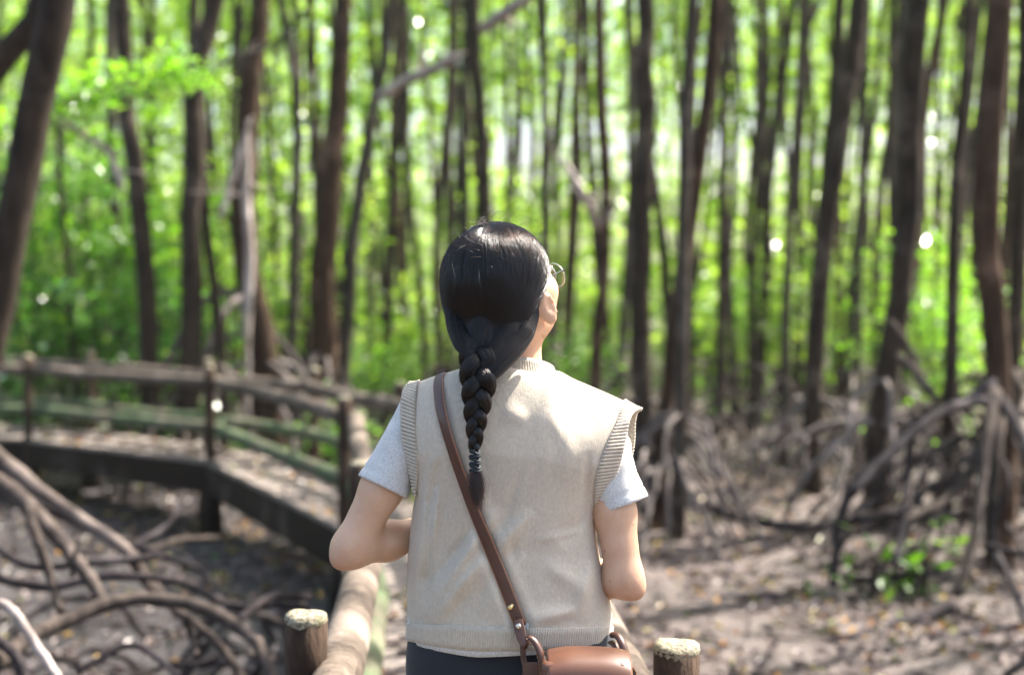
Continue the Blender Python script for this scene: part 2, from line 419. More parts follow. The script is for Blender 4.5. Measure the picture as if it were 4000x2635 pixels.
# twigs and dead sticks lying on the mud
g = np.random.default_rng(15); m = MB()
for k in range(420):
    y = 4 + 16 * g.random() ** 1.2; x = g.uniform(-1, 1) * (.38 * y + .8)
    if on_walk(np.array([x]), np.array([y]))[0]: continue
    a = g.uniform(0, 6.28); L = g.uniform(.12, .7); d_ = np.array([math.cos(a), math.sin(a), 0]) * L / 2; c = np.array([x, y, float(ground_h(x, y)) + .03])
    m.add(tube(np.array([c - d_, c + g.normal(0, .03, 3) * [1, 1, .4], c + d_]), g.uniform(.004, .012), 5, True))
V, F = m.get(); o = mk('twig_litter', (V, F), M_ROOT); tag(o, 'fallen twigs and sticks scattered over the mud', 'twigs', kind='stuff')

# ------------------------------------------------------------------ crowns shared between trees
def crown_mesh(seed, rad, hgt, clumps, per, size, mat, spread=0.34):
    g = np.random.default_rng(seed); C = []
    for _ in range(clumps):
        d = g.normal(0, 1, 3); d /= np.linalg.norm(d); q = d * g.random() ** 0.4
        C.append((q[0] * rad, q[1] * rad, q[2] * hgt / 2 + hgt / 2))
    C = np.array(C)
    P = np.repeat(C, per, 0) + g.normal(0, 1, (clumps * per, 3)) * np.array([spread, spread, spread * 0.7])
    V, F, r_ = leaves(P, size, np.clip(g.normal(0.5, 0.24, len(P)), 0, 1), 0.25, g)
    return fastmesh('crown', V, F, mat, r_), C
def limbs_mesh(C, seed, mat):
    m = MB(); g = np.random.default_rng(seed)
    for c in C[::2]:
        mid = np.array([c[0] * 0.45, c[1] * 0.45, c[2] * 0.35]) + g.normal(0, 0.06, 3)
        m.add(tube(catmull([(0, 0, -0.25), mid, c], 6), np.linspace(0.028, 0.006, 6), 5, False))
    V, F = m.get(); return mesh('limbs', V, F, mat)
CROWNS = []
for s in range(5):
    cm, C = crown_mesh(20 + s, 1.2, 3.4, 16, 26, 0.115, M_LEAF); CROWNS.append((cm, limbs_mesh(C, s, M_BARK)))
FARCROWNS = []
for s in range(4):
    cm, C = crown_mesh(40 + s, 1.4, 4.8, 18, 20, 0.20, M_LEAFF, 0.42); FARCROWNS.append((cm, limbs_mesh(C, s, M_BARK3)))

def root_arc(p0, p1, lift, seed, n=12):
    """arching prop root from p0 on the trunk to p1 at the ground"""
    g = np.random.default_rng(seed); p0 = np.asarray(p0, float); p1 = np.asarray(p1, float)
    c1 = p0 + (p1 - p0) * 0.33 + [0, 0, lift]; c2 = p0 + (p1 - p0) * 0.70 + [0, 0, lift * 0.75]
    C = catmull([p0, c1 + g.normal(0, 0.04, 3), c2 + g.normal(0, 0.05, 3), p1], n)
    return C + np.r_[np.zeros((1, 3)), g.normal(0, 0.012, (n - 2, 3)), np.zeros((1, 3))]
def tree(path, r0, r1, mat, label, name='mangrove_tree', group=None, roots=0, rootlen=0.9, rootz=0.5, crown=0, seed=0, top=None, rmat=None, rr=0.035, seg=10, cs=0.72):
    """path: world points from low to high; extended to the ground and to the crown"""
    g = np.random.default_rng(1000 + seed); P = [np.asarray(p, float) for p in path]
    d = P[1] - P[0]
    if P[0][2] > GZ + 0.1:
        dz = P[0][2] - GZ; b = P[0] - d / max(d[2], .2) * dz * 0.6; b[2] = float(ground_h(b[0], b[1])) - 0.15; P = [b] + P
    topz = top or g.uniform(6.2, 8.6)
    if P[-1][2] < topz:
        d = P[-1] - P[-2]; d = d / max(d[2], 0.3); e = P[-1] + np.array([d[0] * 0.5, d[1] * 0.5, 1]) * (topz - P[-1][2]); P.append(e)
    base = P[0].copy(); base[2] = float(ground_h(base[0], base[1]))
    t = empty(name, base); tag(t, label, 'tree', group)
    n = max(14, int((P[-1][2] - P[0][2]) * 3)); C = catmull(P, n)
    C[1:-1] += g.normal(0, r0 * 0.09, (n - 2, 3)) * [1, 1, 0]
    zz = np.linspace(0, P[-1][2] - P[0][2], n); ba = g.uniform(.015, .07, 2); C[:, 0] += ba[0] * np.sin(zz * g.uniform(.7, 1.6) + g.uniform(0, 6)) * np.clip(zz, 0, 1); C[:, 1] += ba[1] * np.sin(zz * g.uniform(.7, 1.6)) * np.clip(zz, 0, 1)
    s = np.linspace(0, 1, n); rad = r0 * (1 - s) ** 0.8 + r1 * s
    rad[:3] *= [1.25, 1.12, 1.04]
    mk('trunk', tube(C - base, rad, seg, True, bump=0.05, seed=seed), mat, t)
    for k in range(roots):
        a = 2 * math.pi * (k + g.uniform(-.3, .3)) / roots; L = rootlen * g.uniform(0.6, 1.25); z = rootz * g.uniform(0.5, 1.3)
        i = int(np.argmin(abs(C[:, 2] - (base[2] + z)))); p1 = np.array([base[0] + math.cos(a) * L, base[1] + math.sin(a) * L, 0]); p1[2] = float(ground_h(p1[0], p1[1])) - 0.05
        A = root_arc(C[i], p1, z * 0.25, seed * 17 + k)
        mk('prop_root', tube(A - base, np.linspace(rr, rr * 0.6, len(A)), 8, True, bump=0.06, seed=k + seed), rmat or M_ROOT, t)
    if crown:
        cm, lm = (CROWNS if crown == 1 else FARCROWNS)[seed % (5 if crown == 1 else 4)]
        e = C[-1] - base; rz = g.uniform(0, 6.28); sc_ = g.uniform(0.85, 1.2) * cs
        obj('crown', cm, t, e - [0, 0, 0.4], (0, 0, rz), sc_); obj('limbs', lm, t, e - [0, 0, 0.15], (0, 0, rz), sc_)
    return t
def ptree(pts, Y, w0, w1, mat, label, **kw):
    """pts in photograph pixels (low to high), w0/w1 widths in pixels"""
    return tree([px(u, v, Y) for u, v in pts], 0.86 * w0 * Y / F_PX / 2, w1 * Y / F_PX / 2 * 0.68, mat, label, **kw)

# individually recognisable trees (photograph pixels)
ptree([(-110, 1500), (0, 1000), (90, 560), (190, 200), (262, -60)], 8.0, 165, 150, M_BARK, 'thick dark trunk leaning over the log railing among green leaves', crown=1, seed=1, rr=.04)
ptree([(-330, 900), (-130, 400), (60, 120), (170, -120)], 8.6, 130, 110, M_BARK, 'dark crooked limb-like trunk crossing behind the thick leaning trunk', crown=1, seed=2)
ptree([(1030, 1480), (985, 1040), (975, 700), (990, 350), (1025, -60)], 15.5, 150, 52, M_BARK2, 'dark slim tree standing on a tall cone of splayed brown prop roots', roots=15, rootlen=1.5, rootz=1.7, crown=1, seed=3, rr=.042, rmat=M_ROOTP)
ptree([(720, 1500), (745, 1000), (770, 600), (775, 300), (865, -60)], 14.5, 110, 72, M_BARK, 'dark forked trunk beside the cone of splayed prop roots', crown=1, seed=4, roots=9, rootlen=1.0, rootz=1.1, rr=.03)
ptree([(775, 330), (755, 150), (752, -60)], 14.6, 50, 44, M_BARK, 'thin dark upright stem forking from the forked trunk', crown=1, seed=5)
ptree([(1255, 1450), (1270, 1000), (1310, 640), (1325, 300), (1332, -60)], 16.5, 150, 42, M_BARK2, 'brown trunk with a broad shaggy base and a slender top', crown=1, seed=6, roots=11, rootlen=1.1, rootz=1.1, rr=.03, rmat=M_ROOTP)
ptree([(1330, 1480), (1370, 1050), (1430, 640), (1480, 330), (1530, -60)], 17.5, 70, 42, M_BARK3, 'grey-brown trunk slanting right over the shaggy-based trunk', crown=1, seed=7)
ptree([(1140, 1450), (1145, 900), (1150, 350), (1095, -60)], 19, 55, 42, M_BARK3, 'thin crooked grey trunk behind the cone of prop roots', crown=1, seed=8)
ptree([(1870, 1450), (1880, 900), (1878, 450), (1855, -60)], 20, 80, 62, M_BARK, 'dark straight trunk behind the pale slanting dead branch', crown=1, seed=9)
ptree([(2340, 1500), (2345, 900), (2345, 400), (2362, -60)], 15, 62, 46, M_BARK2, 'slender brown trunk holding a pale forked dead branch', crown=1, seed=10)
ptree([(2520, 1540), (2505, 900), (2508, 400), (2505, -60)], 14, 100, 74, M_BARK, 'thick dark trunk next to a lower rust-brown leaning trunk', crown=1, seed=11, roots=11, rootlen=1.0, rootz=.8, rr=.026, rmat=M_ROOTP)
ptree([(2600, 1640), (2655, 1100), (2720, 620), (2790, -60)], 12, 74, 62, M_BARK2, 'rust-brown trunk leaning right with forked roots at its foot', crown=1, seed=12, roots=10, rootlen=.95, rootz=.75, rr=.03, rmat=M_ROOTP)
ptree([(2690, 1200), (2700, 700), (2705, -60)], 22, 60, 44, M_BARK, 'dark narrow trunk behind the rust-brown leaning one', crown=1, seed=13)
ptree([(3190, 1500), (3225, 900), (3290, 400), (3352, -60)], 14, 92, 76, M_BARK, 'dark trunk leaning right above the fern-green saplings', crown=1, seed=14, roots=10, rootlen=1.0, rootz=.8, rr=.026, rmat=M_ROOTP)
ptree([(3455, 1560), (3500, 1050), (3560, 600), (3618, -60)], 12.5, 108, 92, M_BARK, 'sturdy dark trunk leaning right with a pale branch at its foot', crown=1, seed=15, roots=12, rootlen=1.3, rootz=1.0, rr=.03, rmat=M_ROOTP)
ptree([(3480, 1450), (3590, 700), (3715, -60)], 16, 50, 42, M_BARK2, 'thin brown trunk slanting right behind the sturdy leaning trunk', crown=1, seed=16)
# tree with the big arching roots
BT = ptree([(3905, 2080), (3895, 1600), (3880, 1100), (3885, 500), (3900, -60)], 10.4, 118, 128, M_BARK2, 'stout trunk with long arching grey prop roots beside the mud clearing', crown=1, seed=17)
bt = np.array(BT.location)
def px_root(T, t0, pts, w0, w1, mat, name='prop_root', n=26, seed=0):
    """root traced by (u, v, Y) points"""
    C = catmull([px(u, v, Y) for u, v, Y in pts], n); Ym = np.mean([p[2] for p in pts])
    g = np.random.default_rng(seed + 77); C[1:-1] += g.normal(0, 0.10 * w1 * Ym / F_PX / 2, (n - 2, 3))
    return mk(name, tube(C - t0, np.linspace(w0, w1, n) * Ym / F_PX / 2, 9, True, bump=0.06, seed=seed), mat, T)
for k, (pts, a, b) in enumerate([
    ([(3880, 1490, 10.3), (3780, 1560, 10.2), (3600, 1640, 10.1), (3460, 1780, 10.0), (3330, 1900, 9.9), (3270, 2080, 9.8), (3255, 2290, 9.7)], 48, 34),
    ([(3880, 1560, 10.2), (3700, 1600, 9.9), (3560, 1700, 9.7), (3400, 1850, 9.5), (3330, 1930, 9.4)], 46, 36),
    ([(3890, 1530, 10.2), (3860, 1700, 9.9), (3830, 1900, 9.7), (3800, 2100, 9.5), (3740, 2330, 9.3)], 54, 32),
    ([(3900, 1560, 10.3), (3890, 1800, 10.1), (3870, 2060, 10.0), (3880, 2150, 10.0)], 62, 46),
    ([(3910, 1560, 10.2), (3990, 1700, 9.8), (4060, 1900, 9.5), (4080, 2200, 9.3)], 56, 40),
    ([(3820, 1790, 9.9), (3700, 1950, 9.8), (3560, 2020, 9.6), (3440, 2140, 9.4), (3330, 2220, 9.3)], 40, 34),
    ([(3560, 1690, 9.8), (3545, 1850, 9.7), (3530, 2010, 9.5), (3500, 2200, 9.3)], 38, 28),
    ([(3880, 2140, 9.2), (3960, 2290, 8.9), (4000, 2420, 8.7)], 34, 26),
    ([(3860, 2130, 9.0), (4010, 2170, 8.8), (4150, 2220, 8.6)], 30, 22)]):
    px_root(BT, bt, pts, a, b, M_ROOT if k in (2, 3, 5) else M_ROOTD, seed=k)
ptree([(3985, 1900), (3975, 900), (3975, -60)], 13, 75, 62, M_BARK, 'dark upright trunk half hidden by the stout arching-root tree', crown=1, seed=18, roots=9, rootlen=1.2, rootz=1.0, rr=.028)
ptree([(3740, 1300), (3745, 800), (3790, 300), (3840, -60)], 18, 45, 38, M_BARK, 'thin dark bent sapling trunk before bright leaves', crown=1, seed=19)
# roots lying on the mud in the clearing
FR = empty('mangrove_tree', (3.3, 8.6, GZ)); tag(FR, 'low mangrove roots sprawling across the leafy mud clearing', 'tree roots')
f0 = np.array(FR.location)
for k, (pts, a, b) in enumerate([
    ([(2500, 1990, 12.2), (2700, 1960, 12.0), (2900, 2020, 11.8), (3150, 2060, 11.5), (3420, 2020, 11.2), (3800, 2010, 11.0)], 46, 40),
    ([(2800, 2330, 9.6), (3000, 2320, 9.5), (3120, 2330, 9.5)], 30, 20),
    ([(3720, 2370, 9.0), (3560, 2420, 8.8), (3380, 2480, 8.5), (3150, 2540, 8.2), (3060, 2640, 7.8)], 60, 36),
    ([(3250, 2250, 9.8), (3420, 2260, 9.7), (3680, 2230, 9.6)], 34, 26)]):
    px_root(FR, f0, pts, a, b, M_ROOTD, seed=30 + k)
mk('trunk', tube(np.array([(3.9, 9.2, z) for z in (GZ - .1, 0.4, 2.0, 4.0, 6.5)]) - f0, [0.09, .08, .07, .06, .05], 10), M_BARK, FR)
obj('crown', CROWNS[0][0], FR, np.array((3.9, 9.2, 6.2)) - f0, None, 1.45); obj('limbs', CROWNS[0][1], FR, np.array((3.9, 9.2, 6.4)) - f0, None, 1.45)  # unseen crown, added and enlarged to shade the left foreground roots
# leggy young mangroves on stilt roots right of the body
LEGGY = [(2640, 11.8, .8, .8, 'leggy young mangrove with wiry prop roots by the rust-brown trunk'), (2930, 19, 1.2, .9, 'young mangrove on bunched stilt roots far across the clearing'), (3480, 15.5, 1.1, 1.0, 'young mangrove on tall stilt roots behind the sturdy leaning trunk'),
         (3100, 21, 1.0, .9, 'small grey mangrove on stilt roots deep behind the clearing'), (2420, 18, 1.0, .9, 'small stilt-rooted mangrove between two dark trunks'), (3700, 12.4, 1.1, .9, 'stilt-rooted mangrove standing just behind the stout arching-root tree'),
         (3330, 17.5, 1.1, .9, 'spindly stilt-rooted mangrove between two leaning trunks'), (2790, 15.5, .9, .8, 'thin stilt-rooted mangrove past the rust-brown leaning trunk'), (3060, 16.5, 1.0, .7, 'low stilt-rooted mangrove at the back edge of the clearing'), (1700, 19, .9, .8, 'stilt-rooted mangrove past the boardwalk bend')]
for k, (u, Y, L, z, lb_) in enumerate(LEGGY):
    p = px(u, 1106, Y)
    tree([(p[0], p[1], GZ - .1), (p[0] + .05, p[1], 1.0), (p[0] + .15, p[1], 4.0)], 0.06, 0.035, [M_BARK3, M_BARK][k % 2], lb_,
         roots=14, rootlen=L, rootz=z, crown=1, seed=60 + k, rr=.022, top=5.6, rmat=[M_ROOTP, M_ROOT][k % 2])

# left foreground: arching roots of a tree standing just outside the view
LT = tree([(-2.75, 4.9, GZ - .1), (-2.7, 4.9, 1.0), (-2.5, 5.0, 4.0)], 0.13, 0.09, M_BARK3, 'mangrove with thick bare roots arching over the mud beside the log railing', crown=0, seed=80, top=7.4)
l0 = np.array(LT.location)
for k, (pts, a, b, mt) in enumerate([
    ([(-300, 1500, 6.6), (0, 1790, 6.5), (260, 1990, 6.4), (470, 2130, 6.3), (560, 2240, 6.3), (640, 2340, 6.2)], 74, 46, 0),
    ([(-300, 1720, 6.2), (0, 1890, 6.1), (110, 1970, 6.0), (250, 2130, 5.9), (320, 2220, 5.8), (420, 2370, 5.7)], 92, 44, 0),
    ([(110, 1990, 5.9), (150, 2120, 5.8), (200, 2260, 5.8), (240, 2390, 5.7)], 46, 36, 0),
    ([(-40, 2610, 4.9), (100, 2500, 5.1), (330, 2390, 5.3), (540, 2335, 5.4), (800, 2380, 5.4), (980, 2480, 5.3), (1040, 2590, 5.2), (1080, 2680, 5.1)], 66, 50, 0),
    ([(-80, 2350, 4.3), (20, 2360, 4.3), (70, 2410, 4.25), (150, 2530, 4.2), (250, 2680, 4.1)], 40, 34, 2),
    ([(540, 2240, 6.2), (620, 2330, 6.2), (760, 2430, 6.1), (900, 2560, 6.0)], 36, 26, 0),
    ([(720, 2410, 5.4), (745, 2470, 5.4), (770, 2560, 5.3)], 34, 28, 0),
    ([(680, 2380, 5.6), (820, 2480, 5.5), (920, 2600, 5.4), (960, 2700, 5.3)], 40, 34, 0),
    ([(-60, 2100, 6.3), (120, 2210, 6.2), (420, 2190, 6.2), (640, 2170, 6.3)], 34, 28, 1),
    ([(-60, 2240, 6.0), (180, 2290, 6.0), (420, 2250, 6.0), (700, 2270, 6.1), (900, 2360, 6.1), (1200, 2360, 6.2)], 40, 24, 1),
    ([(520, 2130, 7.2), (640, 2060, 7.4), (700, 1990, 7.6), (760, 1950, 7.8)], 26, 20, 1),
    ([(560, 2160, 7.0), (700, 2110, 7.2), (860, 2100, 7.4)], 34, 26, 0),
    ([(120, 1960, 6.6), (260, 2020, 6.6), (520, 2130, 6.6), (800, 2230, 6.6)], 40, 22, 1),
    ([(280, 2250, 5.8), (290, 2180, 5.8), (310, 2100, 5.8)], 22, 18, 0),
    ([(-80, 2450, 5.0), (60, 2560, 4.9), (120, 2700, 4.8)], 46, 40, 1),
    ([(300, 2620, 5.0), (520, 2520, 5.1), (700, 2640, 5.0)], 30, 22, 1),
    ([(930, 2420, 5.9), (1060, 2330, 6.1), (1210, 2330, 6.3)], 34, 26, 1)]):
    px_root(LT, l0, pts, a, b, (M_ROOT, M_ROOTD, M_DEAD)[mt], seed=90 + k)

g = np.random.default_rng(61)
for k in range(34):                       # thinner dark roots tangled below the big arches
    x, y = g.uniform(-2.3, -0.75), g.uniform(4.4, 8.2); a = g.uniform(-.5, .5) + (math.pi if g.random() < .5 else 0); L = g.uniform(.5, 1.3); h = g.uniform(.08, .38)
    q0_ = np.array([x, y, 0]); q1_ = q0_ + np.array([math.cos(a) * L, math.sin(a) * L, 0])
    if q1_[0] > -0.7: q1_[0] = -0.7
    q0_[2] = float(ground_h(q0_[0], q0_[1])) - .04; q1_[2] = float(ground_h(q1_[0], q1_[1])) - .04
    A = catmull([q0_, q0_ * .7 + q1_ * .3 + [0, 0, h], q0_ * .3 + q1_ * .7 + [0, 0, h * .8], q1_], 16) + g.normal(0, .008, (16, 3))
    mk('prop_root', tube(A - l0, np.linspace(g.uniform(.014, .026), .010, 16), 7, True, bump=.07, seed=k), M_ROOTD if g.random() < .75 else M_ROOT, LT)
for k in range(30):                       # wiry roots round the stout tree
    a = g.uniform(0, 6.28); L = g.uniform(.5, 1.7); z = g.uniform(.35, 1.1); p1 = np.array([bt[0] + math.cos(a) * L - .3, bt[1] + math.sin(a) * L, 0]); p1[2] = float(ground_h(p1[0], p1[1])) - .05
    p_s = np.array([bt[0] + math.cos(a) * L * .25 - .1, bt[1] + math.sin(a) * L * .25, bt[2] + z])
    A = root_arc(p_s, p1, z * .2, 900 + k, 14); mk('prop_root', tube(A - bt, np.linspace(g.uniform(.016, .026), .009, 14), 7, True, bump=.07, seed=k), M_ROOTD if k % 3 else M_ROOT, BT)

# pale dead branches caught among the trunks
def branch(pts, w0, w1, label, mat=M_DEAD, twigs=()):
    C = catmull([px(*p) for p in pts], 16); Y = np.mean([p[2] for p in pts]); b0 = C[0]
    t = empty('dead_branch', b0); tag(t, label, 'branch')
    rd = np.linspace(w0, w1, 16) * Y / F_PX / 2; rd[-3:] *= [.85, .6, .15]; rd[:2] *= [.5, .85]
    mk('stem', tube(C - b0, rd, 8, True, bump=0.08, seed=int(w0)), mat, t)
    gq = np.random.default_rng(int(w0 * 7 + w1))
    for _ in range(4):
        i = gq.integers(3, 13); dd = gq.normal(0, 1, 3) * [1, .6, .8]; dd = dd / np.linalg.norm(dd) * gq.uniform(.12, .4); mk('twig', tube(catmull([C[i] - b0, C[i] + dd * .5 + gq.normal(0, .02, 3) - b0, C[i] + dd - b0], 6), np.linspace(rd[i] * .4, .002, 6), 5, False), mat, t)
    for q in twigs:
        Q = catmull([px(*p) for p in q], 10); mk('twig', tube(Q - b0, np.linspace(w1, w1 * .5, 10) * Y / F_PX / 2, 6, True, bump=.05), mat, t)
branch([(1470, 385, 16), (1580, 320, 15.6), (1700, 265, 15.3), (1815, 205, 15)], 42, 48, 'pale broken dead branch slanting up to a dark straight trunk')
branch([(1880, 120, 14.5), (1990, 40, 14.2), (2110, -40, 14)], 52, 40, 'pale leaning dead log high up beside the dark straight trunk')
branch([(2335, 900, 14.7), (2290, 780, 14.5), (2230, 680, 14.4), (2195, 610, 14.3)], 44, 26, 'pale forked dead branch on the slender brown trunk', twigs=[[(2335, 900, 14.7), (2400, 800, 14.4), (2415, 700, 14.2)]])
branch([(215, 455, 11), (330, 530, 11), (420, 590, 11), (450, 660, 11), (490, 760, 11)], 26, 30, 'grey bent bough hanging below sunlit leaves')
branch([(860, 860, 14), (920, 650, 14), (985, 450, 14)], 22, 18, 'thin pale dead stick leaning on the slim tree with splayed roots')
branch([(960, 1350, 14.8), (975, 1000, 14.8), (960, 760, 14.8), (968, 470, 14.8)], 40, 34, 'pale bare vine stem climbing the slim tree with splayed roots', mat=M_DEAD)
branch([(3600, 1500, 11.6), (3540, 1350, 11.5), (3470, 1240, 11.5)], 40, 30, 'brown stick leaning at the foot of the sturdy trunk', mat=M_ROOT)
branch([(3660, 1560, 11.2), (3560, 1440, 11.3), (3500, 1380, 11.4)], 40, 34, 'brown fallen stick propped near the arching roots', mat=M_ROOT)
branch([(800, 330, 13.5), (900, 230, 13.5), (1000, 200, 13.4), (1120, 130, 13.2), (1260, -30, 13)], 20, 16, 'thin grey bough crossing between the forked trunk and the slim tree', mat=M_BARK3)

# rows of plain trunks behind
far = [(155, 26, 16), (210, 30, 19), (272, 50, 17), (325, 86, 15), (372, 30, 24), (420, 26, 26), (640, 28, 25), (700, 34, 22), (860, 30, 26), (905, 24, 30), (1045, 36, 24), (1080, 44, 21), (1185, 24, 30), (1235, 28, 28),
       (1272, 44, 23), (1335, 40, 24), (1530, 46, 20), (1585, 28, 27), (1745, 30, 26), (1785, 44, 21), (1835, 26, 30), (1885, 30, 27), (1915, 62, 18), (2052, 42, 20), (2015, 28, 28), (2180, 30, 24), (2240, 40, 19), (2290, 26, 28), (2350, 46, 20)]
for k, (ud, wpx, Y) in enumerate(far):
    u = ud * 1.68; g = np.random.default_rng(300 + k); ln = g.normal(0, 25) + (u - 2000) * 0.012
    ptree([(u - ln * .7, 1500), (u, 800), (u + ln * 1.3, 300), (u + ln * 2, -80)], Y, wpx * 1.1, wpx * .85, [M_BARK, M_BARK, M_BARK3][k % 3], (('broad ' if wpx > 40 else 'slim ') + ['black', 'dark brown', 'grey'][k % 3] + ' trunk ' + ('tilted left' if ln < 0 else 'tilted right') + ' in the forest rows behind'), group='straight trunks in the forest rows', crown=1, seed=100 + k, seg=8)
g = np.random.default_rng(5)
nfar = 0
while nfar < 185:
    Y = g.uniform(18, 46); u = g.uniform(-250, 4250); p = px(u, 1106, Y); x = p[0]
    if min(abs(u - a * 1.68) for a, _, _ in far) < 14 and Y < 30: continue
    ln = g.normal(0, 0.055) + 0.012 * (u - 2000) / 2000
    tree([(x, Y, GZ - .1), (x + ln * 2, Y, 2), (x + ln * 5 + g.normal(0, .05), Y, 5)], g.uniform(.035, .075), .032, [M_BARK3, M_BARK, M_BARK2, M_BARK3][nfar % 4], ('thin far ' + ['grey', 'near-black', 'reddish brown', 'grey'][nfar % 4] + ' trunk ' + ('leaning left' if ln < -.018 else 'leaning right' if ln > .03 else 'standing upright') + ' deep in the forest'), group='thin trunks deep in the forest', crown=2, seed=200 + nfar, seg=7, top=g.uniform(6.0, 9.5))
    nfar += 1
# unseen trees, added so their crowns shade the roots and the clearing
for k, (x, y) in enumerate([(6.9, 3.6), (6.0, 8.6), (3.9, 0.2), (-4.6, 7.5), (6.8, 10.5), (2.6, -2.0), (-3.6, 1.0), (6.2, 13), (-6.5, 10.5), (2.95, 6.7), (4.4, 11.2), (5.2, 6.6)]):
    tree([(x, y, GZ - .1), (x + .05, y, 2), (x + .1, y, 5)], .1, .06, M_BARK, 'tall unseen mangrove tree added for the shade of its crown', group='unseen trees added for shade', crown=1, seed=400 + k, roots=4, top=6.5, cs=1.25)

# ------------------------------------------------------------------ understorey
def sapling(p, h, rad, n, label, mat, seed, name='leafy_shrub', size=0.11, group=None, low=0.0, cat='shrub', spread=.17):
    g = np.random.default_rng(seed); p = np.asarray(p, float); t = empty(name, p); tag(t, label, cat, group)
    m = MB(); C = []
    for k in range(4 + int(rad * 4)):
        a = g.uniform(0, 6.28); e = np.array([math.cos(a) * rad * g.uniform(.2, 1), math.sin(a) * rad * g.uniform(.2, 1), h * g.uniform(.55, 1)])
        B = catmull([(0, 0, -.1), e * [.3, .3, .5] + g.normal(0, .05, 3), e], 7); m.add(tube(B, np.linspace(.018, .005, 7), 5, False)); C.append(e); C.append(B[4]); C.append(B[5])
    V, F = m.get(); mk('stem', (V, F), M_BARK3, t)
    C = np.array(C); cl = max(10, n // 40)
    extra = np.c_[g.normal(0, .55, cl) * rad, g.normal(0, .55, cl) * rad, g.uniform(low, 1, cl) * h]
    C = np.vstack([C, extra]); idx = g.integers(0, len(C), n)
    P = C[idx] + g.normal(0, 1, (n, 3)) * spread * [1, 1, .75]; P[:, 2] = np.maximum(P[:, 2], 0.05)
    V, F, r_ = leaves(P, size, np.clip(g.normal(.5, .25, n), 0, 1), .3, g)
    obj('foliage', fastmesh('foliage', V, F, mat, r_), t); return t
def gp(u, Y): p = px(u, 1106, Y); return (p[0], Y, float(ground_h(p[0], Y)))
for k, (u, Y, h, rad, n, mt, lb) in enumerate([
    (60, 16.8, 3.4, .9, 2600, 1, 'bushy green mangrove sapling behind the railing beside the thick leaning trunk'),
    (330, 17.2, 4.2, 1.0, 3600, 0, 'tall bright sapling cluster rising behind the log railing'),
    (560, 17.0, 3.5, .9, 3000, 0, 'deep green sapling cluster behind the log railing near the forked trunk'),
    (250, 16.2, 2.2, 1.0, 2600, 1, 'low blue-green shrub spreading just behind the railing'),
    (620, 15.9, 1.9, .8, 1800, 1, 'low leafy shrub by the roots of the forked trunk'),
    (-140, 17.0, 3.6, 1.0, 2400, 1, 'dense sapling at the far railing end'),
    (430, 19.5, 4.8, 1.0, 2600, 0, 'sunlit tall sapling behind the deep green cluster')]):
    sapling(gp(u, Y), h, rad * 1.15, int(n * .50), lb, (M_LEAF, M_LEAFD)[mt], 500 + k, size=.135, spread=.11)
# a leafy bough high beside the leaning trunk
lb = empty('leafy_bough', px(130, 480, 10.8)); tag(lb, 'sunlit leafy bough reaching right from the thick leaning trunk', 'bough')
b0 = np.array(lb.location); Cb = catmull([px(60, 520, 10.6), px(250, 400, 10.8), px(420, 340, 11), px(620, 290, 11.2), px(790, 300, 11.3)], 14)
mk('stem', tube(Cb - b0, np.linspace(.022, .006, 14), 6, False), M_BARK3, lb)
g = np.random.default_rng(77); n = 620; P = Cb[g.integers(1, 14, n)] - b0 + g.normal(0, 1, (n, 3)) * [.10, .14, .08]
V, F, r_ = leaves(P, .10, np.clip(g.normal(.65, .2, n), 0, 1), .3, g); obj('foliage', fastmesh('foliage', V, F, M_LEAF, r_), lb)
for k, (u, Y, h, rad, n, lb) in enumerate([
    (2260, 17, 1.5, .5, 500, 'small bright shrub between slender brown trunk and a shoulder of roots'),
    (2950, 22, 2.2, .9, 900, 'bright low sapling behind the leafy clearing'),
    (3060, 24, 1.6, .9, 700, 'fresh green ground shrub behind the leafy clearing'),
    (3680, 17, 2.7, .8, 1100, 'green sapling between the sturdy leaning trunk and the stout one'),
    (3600, 20, 2.0, .8, 700, 'leafy shrub low behind the sturdy leaning trunk'),
    (2780, 26, 1.8, .9, 600, 'pale green shrub behind the rust-brown leaning trunk'),
    (1480, 20, 1.3, .8, 700, 'low light green shrub past the shaggy-based trunk'),
    (1620, 24, 1.6, .9, 700, 'low shrub past the boardwalk bend in the open woodland'),
    (1320, 14.5, .75, .35, 260, 'tiny pale green seedling clump beside the far rail'),
    (1600, 13.0, .55, .3, 200, 'tiny green seedling clump past the boardwalk bend')]):
    sapling(gp(u, Y), h, rad, n, lb, M_LEAF, 600 + k)
for k, (u, v, Y) in enumerate([(3390, 2110, 9.6), (3560, 2200, 9.6), (3620, 2180, 9.7), (3440, 2030, 9.8)]):
    sapling((*px(u, v, Y)[:2], float(ground_h(px(u, v, Y)[0], Y))), .40, .05, 15, ['lime green mangrove seedling under the arching roots', 'lime green seedling in the shade below the arching roots', 'narrow yellow-green seedling by the stout trunk roots', 'pale lime seedling behind an arching root'][k], M_LEAF, 650 + k, name='mangrove_seedling', size=.13, cat='seedling')
g = np.random.default_rng(21)
for k in range(60):
    Y = g.uniform(19, 42); u = g.uniform(-200, 4200)
    hs = g.uniform(1.8, 5.2) if u < 2000 else g.uniform(1.5, 3.3)
    sapling(gp(u, Y), hs, g.uniform(.6, 1.1), 460, ('tall slender leafy sapling reaching up between the far trunks' if hs > 3.3 else 'low bushy leafy sapling growing between the far trunks'), M_LEAFF, 700 + k, name='leafy_sapling', size=.19, group='saplings between the far trunks', cat='sapling')
